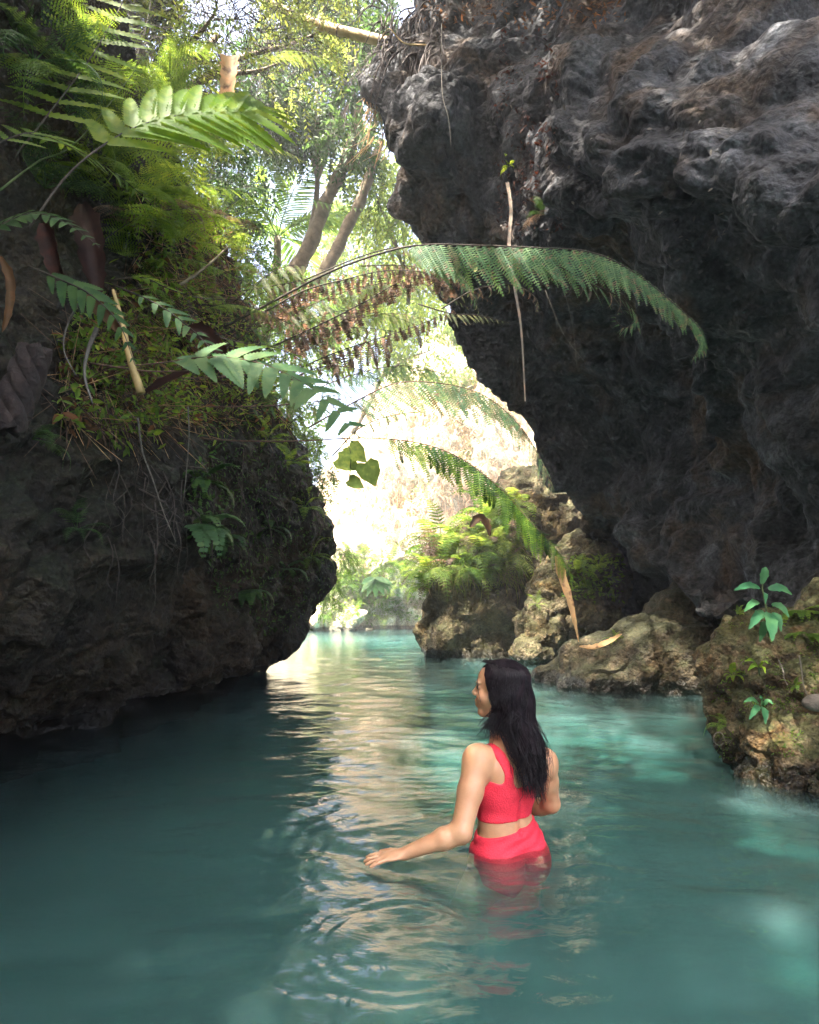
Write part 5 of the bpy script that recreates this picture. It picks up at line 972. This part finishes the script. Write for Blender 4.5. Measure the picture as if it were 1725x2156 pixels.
th = np.linspace(0, 5.6, 14); c0 = P(1514, 1556, 3.63); tag(tubes('looping_rootlet', 'root', [([c0+Vector((math.cos(a)*.03, 0, math.sin(a)*.036)) for a in th], .003, .002)], None, 5, 30), 'curly white rootlet looping over the water at the foot of the near rock', 'rootlet')
# shredded pale cloth-like bundle in the hollow
ps = rock_sdf('pale_stone', [(tuple(P(1708, 1482, 3.38)), (.035, .03, .016)), (tuple(P(1728, 1478, 3.38)), (.03, .03, .02))], tuple(P(1690, 1505, 3.28)), tuple(P(1760, 1450, 3.53)), .004, M['root'], .008, 3)
tag(link('pale_stone', ps), 'small pale cracked stone lodged at the right edge of the picture', 'stone')
litter('rock_moss', 'fern_mid', 700, (1500, 1270, 1725, 1620), NW, .018, .004, -.2, lambda x, y: fbm(np.array([[x*.02, y*.02, 5.]]), 2)[0] > .15)
print('plants', round(time.time()-T0, 1))
# ------------------------------------------------------------------ the person: one continuous body, hair and swimwear as its parts
def skin_mat():
    m, ns, L, pb = mat('skin'); vc = N(ns, 'ShaderNodeVertexColor', layer_name='tint'); n = N(ns, 'ShaderNodeTexNoise', Scale=18, Detail=4); tc = ns.new('ShaderNodeTexCoord'); L.new(tc.outputs['Object'], n.inputs['Vector'])
    r = ramp(ns, [(.3, (.58, .295, .155)), (.7, (.69, .375, .205))]); L.new(n.outputs[0], r.inputs[0]); mx = N(ns, 'ShaderNodeMix', data_type='RGBA', blend_type='MULTIPLY'); mx.inputs[0].default_value = 1
    L.new(r.outputs[0], mx.inputs[6]); L.new(vc.outputs[0], mx.inputs[7]); L.new(mx.outputs[2], pb.inputs['Base Color']); pb.inputs['Roughness'].default_value = .42; pb.inputs['Subsurface Weight'].default_value = .25; pb.inputs['Subsurface Radius'].default_value = (.02, .008, .004); pb.inputs['Subsurface Scale'].default_value = 1
    b = N(ns, 'ShaderNodeBump', Strength=.25, Distance=.002); n2 = N(ns, 'ShaderNodeTexNoise', Scale=220, Detail=2); L.new(tc.outputs['Object'], n2.inputs['Vector']); L.new(n2.outputs[0], b.inputs['Height']); L.new(b.outputs[0], pb.inputs['Normal']); return m
def cloth_mat():
    m, ns, L, pb = mat('coral_red_crinkle_fabric'); pb.inputs['Base Color'].default_value = (.82, .022, .06, 1); pb.inputs['Roughness'].default_value = .7; pb.inputs['Sheen Weight'].default_value = 0; pb.inputs['Sheen Tint'].default_value = (1, .5, .5, 1)
    tc = ns.new('ShaderNodeTexCoord'); v = N(ns, 'ShaderNodeTexNoise', Scale=170, Detail=2); L.new(tc.outputs['Object'], v.inputs['Vector'])
    r = ramp(ns, [(.3, (.82, .020, .050)), (.7, (.98, .050, .085))]); L.new(v.outputs[0], r.inputs[0]); L.new(r.outputs[0], pb.inputs['Base Color'])
    b = N(ns, 'ShaderNodeBump', Strength=.8, Distance=.003); L.new(v.outputs[0], b.inputs['Height']); L.new(b.outputs[0], pb.inputs['Normal']); return m
def hair_mat(nm='black_brown_hair', rg=.42, sp=.32):
    m, ns, L, pb = mat(nm); tc = ns.new('ShaderNodeTexCoord'); n = N(ns, 'ShaderNodeTexNoise', Scale=30, Detail=3); L.new(tc.outputs['Object'], n.inputs['Vector'])
    r = ramp(ns, [(.3, (.006, .0045, .006)), (.75, (.022, .015, .018))]); L.new(n.outputs[0], r.inputs[0]); L.new(r.outputs[0], pb.inputs['Base Color']); pb.inputs['Roughness'].default_value = rg; pb.inputs['Specular IOR Level'].default_value = sp; return m
SK, CL, HR = skin_mat(), cloth_mat(), hair_mat(); HV = hair_mat('matte_under_hair', .75, .08)
H = .0042
A3 = lambda v: np.array(tuple(v), float)
pel = A3(P(1070, 1795, 2.80)); wai = A3(P(1062, 1735, 2.79)); che = A3(P(1069, 1655, 2.78)); upc = A3(P(1072, 1600, 2.78)); nck = A3(P(1062, 1556, 2.78))
Ff = np.array([-.50, .87, 0]); Lf = np.array([-.87, -.50, 0]); Uf = np.array([0, 0, 1.])
shL = A3(P(1006, 1600, 2.70)); shR = A3(P(1146, 1605, 2.86))
elL = A3(P(971, 1752, 2.58)); wrL = A3(P(850, 1798, 2.585)); elR = A3(P(1160, 1692, 2.93)); wrR = A3(P(1095, 1712, 3.12))
lo = (-.38, 2.40, -.62); hi = (.80, 3.26, .90)
def R3(f, l, u): return np.stack([f, l, u], 1)
Rt = R3(Ff, Lf, Uf)
def build_torso(f):
    k = .05; off = lambda c, a, b, d: c+Ff*a+Lf*b+Uf*d
    f.ell(off(upc, 0, 0, -.005), (.084, .148, .085), k, Rt)
    f.ell(off(che, .008, 0, 0), (.100, .148, .12), k, Rt)
    for s in (1, -1):
        f.ell(off(che, .075, .06*s, -.01), (.058, .062, .06), .03, Rt)          # bust
        f.ell(off(upc, -.045, .075*s, -.03), (.035, .05, .065), .03, Rt)        # shoulder blade
        f.ell(off(upc, -.01, .06*s, .045), (.05, .085, .025), .03, Rt)           # trapezius
    f.ell(off(wai, .0, 0, .015), (.086, .124, .09), .06, Rt)
    tilt = .18; Lt = Lf*math.cos(tilt)-Uf*math.sin(tilt); Ut = Uf*math.cos(tilt)+Lf*math.sin(tilt); Rp = R3(Ff, Lt, Ut)
    f.ell(off(pel, .0, 0, .03), (.105, .166, .10), .06, Rp)
    for s in (1, -1):
        f.ell(off(pel, -.052, .072*s, -.035-.012*s), (.085, .086, .095), .03, Rp)   # buttock
        f.ell(off(pel, 0, .105*s, -.03), (.085, .065, .10), .04, Rp)
    f.cone(off(pel, -.088, 0, .10), off(upc, -.10, 0, .02), .006, .007, .03, None, True)   # spine furrow
    f.cone(off(pel, -.137, 0, -.13), off(pel, -.105, 0, .0), .008, .003, .02, None, True)
    f.cone(nck+[0, 0, -.02], nck+[-.010, 0, .06], .056, .050, .03)
def arm(f, a, b, c, r):
    f.ell(a+[0, 0, -.005], (r[0]*1.05, r[0]*1.05, r[0]*1.15), .035); f.cone(a, a+(b-a)*.45, r[0], r[1], .03); f.cone(a+(b-a)*.45, b, r[1], r[2], .02)
    f.cone(b, b+(c-b)*.3, r[2]*.98, r[3], .02); f.cone(b+(c-b)*.3, c, r[3], r[4], .015, (Uf, .85))
# left hand lies flat on the water, fingers spread toward the left of the picture
hx = np.array([-.985, -.12, -.10]); hx /= np.linalg.norm(hx); hy = np.array([-.12, .98, .08]); hy -= hx*(hx@hy); hy /= np.linalg.norm(hy); hz = np.cross(hx, hy); hz = hz if hz[2] > 0 else -hz
def hand_geo(f, w0, X, Y, Z, scale=1.0, curl=.15):
    pc_ = w0+X*.045*scale
    f.ell(pc_, (.052*scale, .038*scale, .0135*scale), .010, R3(X, Y, Z)); f.cone(w0, w0+X*.03, .025, .022, .012, (Z, .75))
    for i, (oy, L_, sp) in enumerate(((.030, .066, .16), (.010, .076, .03), (-.010, .071, -.09), (-.028, .057, -.26))):
        b0 = w0+X*.078*scale+Y*oy*scale; d = X*math.cos(sp)+Y*math.sin(sp); j1 = b0+d*L_*.45-Z*.002; d2 = d-Z*curl; d2 /= np.linalg.norm(d2); j2 = j1+d2*L_*.32; d3 = d-Z*curl*2.2; d3 /= np.linalg.norm(d3); j3 = j2+d3*L_*.24
        f.cone(b0-d*.02, j1, .0090, .0082, .004); f.cone(j1, j2, .0082, .0074, .003); f.cone(j2, j3, .0074, .0062, .003)
    b0 = w0+X*.022*scale+Y*.026*scale; d = X*.68+Y*.70-Z*.1; d /= np.linalg.norm(d); j1 = b0+d*.035; d2 = X*.88+Y*.42-Z*.15; d2 /= np.linalg.norm(d2); j2 = j1+d2*.045
    f.cone(b0-d*.01, j1, .013, .0105, .008); f.cone(j1, j2, .0105, .0075, .003)
hc = A3(P(1050, 1452, 2.76)); fF = np.array([-.965, .26, .03]); fF /= np.linalg.norm(fF); fL = np.cross(Uf, fF); fL /= np.linalg.norm(fL); fU = np.cross(fF, fL); Rh = R3(fF, fL, fU)
HP = lambda a, b, c: hc+fF*a+fL*b+fU*c
def build_head(f):
    f.ell(HP(-.018, 0, .030), (.098, .076, .088), .02, Rh); f.ell(HP(.030, 0, -.028), (.062, .058, .082), .025, Rh); f.ell(HP(.045, 0, .045), (.046, .052, .05), .02, Rh)
    f.cone(HP(-.01, 0, -.07), HP(.066, 0, -.100), .040, .020, .02); f.ell(HP(.070, 0, -.098), (.018, .020, .017), .012, Rh)
    f.cone(HP(.088, 0, .012), HP(.105, 0, -.016), .0075, .0100, .010); f.ell(HP(.108, 0, -.020), (.0100, .011, .009), .006, Rh)
    for s in (1, -1):
        f.ell(HP(.100, .011*s, -.026), (.009, .007, .0065), .005, Rh); f.ell(HP(.082, .030*s, .030), (.014, .026, .007), .010, Rh)
        f.ell(HP(.066, .040*s, -.030), (.024, .022, .024), .02, Rh); f.ell(HP(.099, .030*s, .008), (.018, .018, .011), .010, Rh, True)
        f.ell(HP(.0745, .031*s, .009), (.0145, .015, .013), .003, Rh); f.ell(HP(-.015, .074*s, -.005), (.022, .008, .030), .006, Rh)
    f.ell(HP(.089, 0, -.0505), (.0115, .021, .0065), .005, Rh); f.ell(HP(.086, 0, -.0655), (.0115, .019, .0075), .005, Rh); f.ell(HP(.101, 0, -.0580), (.010, .026, .0022), .002, Rh, True)
    f.ell(HP(.082, 0, -.060), (.018, .030, .022), .012, Rh)
    f.cone(HP(-.03, 0, -.05), nck, .050, .055, .025)
torso = Field(lo, hi, H); build_torso(torso)
body = Field(lo, hi, H); body.F[:] = torso.F
tl = pel+Lf*.085+Uf*-.03; tr = pel-Lf*.085+Uf*-.03
kL = tl+Ff*.16+Lf*.02+np.array([-.10, -.0, -.40]); kR = tr+Ff*.06+np.array([0, 0, -.44])
body.cone(tl, kL, .088, .058, .03); body.cone(tr, kR, .088, .058, .03)
arm(body, shL, elL, wrL, (.057, .051, .041, .043, .027)); arm(body, shR, elR, wrR, (.054, .047, .039, .040, .026))
hand_geo(body, wrL, hx, hy, hz); hand_geo(body, wrR, np.array([-.75, .62, -.2])/1.0, np.array([.6, .78, .05]), np.array([.15, -.1, .98]))
build_head(body)
v, q = body.mesh('body', SK, relax=1)
hv = (v-hc) @ Rh
tint = np.ones((len(v), 3), np.float32)
def spot(c, r, col):
    d = np.linalg.norm((hv-np.array(c))/np.array(r), axis=1); a = np.clip(1.25-d, 0, 1)[:, None]; tint[:] = tint*(1-a)+np.array(col)*a*1.0+0*tint
spot((.102, 0, -.051), (.014, .022, .0065), (1.0, .66, .68)); spot((.094, 0, -.066), (.012, .018, .0065), (1.0, .62, .64))
for s in (1, -1):
    spot((.093, .031*s, .031), (.016, .024, .0048), (.38, .30, .30)); spot((.089, .031*s, .0105), (.010, .011, .0034), (.2, .15, .15)); spot((.07, .04*s, -.03), (.03, .025, .025), (1.05, .86, .82))
origin = Vector((float(hip.x), float(hip.y)+.0, 0)); origin = Vector(tuple(pel))
person = link('person', None) if False else empty('person', origin, 'long haired woman in coral red two piece swimsuit wading hip deep, one hand on water', 'person')
mwp = Matrix.Translation(-origin)
link('body', mesh_np('body', v, q, SK, True, tint), person, mwp)
for s in (1, -1):
    mb = MB(); c = HP(.0800, .031*s, .0095); e = Field(c-.02, c+.02, .0015); e.ell(c, (.0115, .0115, .0115), 0); ve, qe = e.mesh('eye', HR); link('eye', mesh_np('eye', ve, qe, HR), person, mwp)
# swimwear: shells of the torso cut to shape
def shell(name, thick, region):
    f = Field(lo, hi, H); g_ = f.pts()-pel; wr_ = .0022*np.sin((g_[..., 2]+g_ @ Lf*.35+.004*np.sin(g_[..., 0]*31+g_[..., 1]*17))*150)*np.exp(-((g_[..., 2]-.07)/.05)**2)*(name == 'bikini_bottom')+.0007*np.sin(g_[..., 2]*95+1.7*np.sin(g_[..., 0]*23)+1.2*np.sin(g_[..., 1]*37))*(name == 'bikini_top'); f.F = np.maximum(torso.F-thick-wr_, region(f)); vv, qq = f.mesh(name, CL, relax=1); return link(name, mesh_np(name, vv, qq, CL), person, mwp)
def caps(f, pts, r):
    g = Field(lo, hi, H)
    for a, b in zip(pts[:-1], pts[1:]): g.cone(a, b, r[0], r[1], 0)
    return g.F
def top_region(f):
    g = f.pts(); rel = g-che; u = rel[..., 2]; l = rel @ Lf; fr_ = rel @ Ff
    lowp = (-.068-u)-.10*0 - (-l)*.0; low_ = -(u+.118+l*.06)          # below the band
    up_ = u-(.012+.55*np.abs(l)**1.35*np.where(fr_ > 0, .6, 1)+np.where(fr_ > 0, .06, 0))
    up_ = np.maximum(up_, u-.052)
    band = np.maximum(low_, up_)
    sp = [upc+Lf*s*b_+Ff*a+Uf*c for s in (1, -1) for b_, a, c in ((.052, -.09, -.065),)]
    st_ = np.full(g.shape[:-1], .2, np.float32)
    for s in (1, -1):
        pts = [che+Lf*s*.060-Ff*.09+Uf*.0, upc+Lf*s*.070-Ff*.085-Uf*.02, upc+Lf*s*.092-Ff*.065+Uf*.035, upc+Lf*s*.108-Ff*.015+Uf*.07, upc+Lf*s*.100+Ff*.06+Uf*.03, che+Lf*s*.07+Ff*.13+Uf*.03]
        st_ = np.minimum(st_, caps(f, pts, (.023, .021)))
    h = np.clip(.5+.5*(band-st_)/.03, 0, 1); return band*(1-h)+st_*h-.03*h*(1-h)
shell('bikini_top', .0045, top_region)
def bottom_region(f):
    g = f.pts(); rel = g-pel; u = rel[..., 2]; l = rel @ Lf; fr_ = rel @ Ff
    upb = u-(.118-l*.20); legs = -(u+.155-np.abs(l)*.75*np.where(fr_ < 0, .62, 1.35)); return np.maximum(upb, legs)+0*u
shell('bikini_bottom', .0050, bottom_region)
# hair: volume plus many strands
hf = Field((hc[0]-.22, hc[1]-.26, -.02+.25), (hc[0]+.34, hc[1]+.26, .92), .005)
hf.ell(HP(-.026, 0, .038), (.114, .092, .096), .02, Rh); hf.ell(HP(-.058, 0, -.03), (.088, .096, .10), .03, Rh)
hs = lambda px, py, Y: A3(P(px, py, Y))
hf.cone(HP(-.066, .0, -.06), hs(1112, 1575, 2.70), .082, .062, .04); hf.cone(hs(1112, 1575, 2.70), hs(1134, 1635, 2.68), .060, .032, .04)
hf.cone(HP(-.02, .04, -.06), hs(1050, 1530, 2.70), .045, .022, .03)
hf.ell(HP(.112, 0, -.035), (.085, .2, .135), .012, Rh, True)
vh, qh = hf.mesh('hair', HR, relax=2)
nn_ = perlin(vh*np.array([26, 26, 9.]))*.014+perlin(vh*np.array([60, 60, 12.]))*.009
cen = np.array([hc[0]+.03, hc[1]+.05, 0]); dv = vh-cen; dv[:, 2] = 0; dv /= np.linalg.norm(dv, axis=1)[:, None]+1e-6; vh = vh+dv*nn_[:, None]
hairo = link('hair', mesh_np('hair', vh, qh, HV), person, mwp)
hm = MB()
def strand(pts, r0, r1, wav=.006, n=22):
    p = crom(pts, n); s = np.linspace(0, 1, n)[:, None]; ph = rng.uniform(0, 9, 3); fq = rng.uniform(9, 15)
    p = p+wav*s*np.concatenate([np.sin(s*fq+ph[0]), np.sin(s*fq*.9+ph[1]), 0*s], 1); hm.tube(p, np.linspace(r0, r1, n), 4, False)

for i in range(1500):
    a = rng.uniform(-2.75, 2.75) if i % 3 else rng.uniform(.6, 2.6)*(1 if rng.random() < .75 else -1)   # direction round the crown; 0 = face side left open
    if abs(a) < .85: continue
    ca, sa = math.cos(a), math.sin(a)
    b0 = HP(.022+rng.normal()*.018, .006*np.sign(sa)+rng.normal()*.006, .118+rng.normal()*.003); o_ = rng.uniform(.99, 1.06)
    p1 = HP(-.030+.080*ca*o_, .080*sa*o_, .092); p2 = HP(-.035+.100*ca*o_, .091*sa*o_, .015); p3 = HP(-.045+.092*ca*o_, .092*sa*o_, -.055)
    ln = rng.uniform(.0, 1)
    front = max(0, ca)
    if ca > .15:   # in front: falls beside the cheek, ends near the shoulder strap
        p4 = p3*.4+.6*hs(1050+rng.normal()*9, 1500, 2.70); p5 = hs(1040+rng.normal()*14, 1535+rng.normal()*10, 2.69); strand([b0, p1, p2, p3, p4, p5], .0022, .0008, .006)
    else:
        tx = 1113+sa*-10+np.clip(rng.normal(), -1.6, 1.7)*19; p4 = hs(1094+(tx-1113)*1.0, 1530, 2.685+rng.normal()*.02); p5 = hs(tx+2, 1585, 2.665+rng.normal()*.018)
        tx2 = 1130+(tx-1113)*.85+rng.normal()*9; tx2 = min(tx2, 1146+rng.normal()*3); ey = 1610+ln*76-abs(tx2-1130)*.4; p6 = hs(tx2, ey, 2.655+rng.normal()*.015)
        strand([b0, p1, p2, p3, p4, p5, p6], .0015, .0004, rng.choice([.008, .014, .020]), 32)
for i in range(110):   # thicker damp locks
    sa = rng.uniform(-1, 1); tx = 1114-sa*17; p3 = HP(-.045-.05*abs(sa), .094*sa, -.04); p4 = hs(1087+(tx-1105), 1530, 2.68); p5 = hs(tx+3, 1590, 2.655+rng.normal()*.01); ex = min(1126+(tx-1105)*1.1+rng.normal()*9, 1150)
    strand([HP(-.04, .088*sa, .04), p3, p4, p5, hs(ex, 1625+rng.uniform(10, 72)-abs(ex-1132)*.35, 2.645+rng.normal()*.012)], .0042, .0007, rng.uniform(.010, .024), 34)
for lab_ in range(3):   # loose front strand across the cheek
    strand([HP(.055, .03, .115), HP(.082, .050, .06), HP(.082, .062, .01), HP(.066, .066, -.05+lab_*.004)], .0010, .0006, .002)
strand([hs(1090, 1540, 2.66), hs(1088, 1580, 2.645), hs(1092, 1625, 2.64), hs(1108, 1647, 2.64)], .002, .0008, .004); strand([hs(1096, 1550, 2.66), hs(1098, 1600, 2.645), hs(1104, 1650, 2.64), hs(1096, 1690, 2.64)], .0018, .0006, .006)
link('hair_strands', hm.build('hair_strands', HR), person, mwp)
print('person', round(time.time()-T0, 1))
# ------------------------------------------------------------------ air: thin haze over the whole gorge
HAZE = .0036
m = bpy.data.materials.new('pale_haze'); m.use_nodes = True; ns = m.node_tree.nodes; ns.remove(ns['Principled BSDF'])
vp = ns.new('ShaderNodeVolumePrincipled'); vp.inputs['Color'].default_value = (.95, .97, 1, 1); vp.inputs['Density'].default_value = HAZE; vp.inputs['Anisotropy'].default_value = .3
m.node_tree.links.new(vp.outputs[0], ns['Material Output'].inputs['Volume'])
x0, x1, y0, y1, z0, z1 = -155, 155, -65, 245, -2.8, 26
Vb = [(x, y, z) for x in (x0, x1) for y in (y0, y1) for z in (z0, z1)]
tag(link('haze', mesh_np('haze', Vb, np.array([[0, 1, 3, 2], [4, 6, 7, 5], [0, 4, 5, 1], [2, 3, 7, 6], [0, 2, 6, 4], [1, 5, 7, 3]]), m, False)), kind='stuff')
cy.volume_bounces = 0
print('done', round(time.time()-T0, 1))
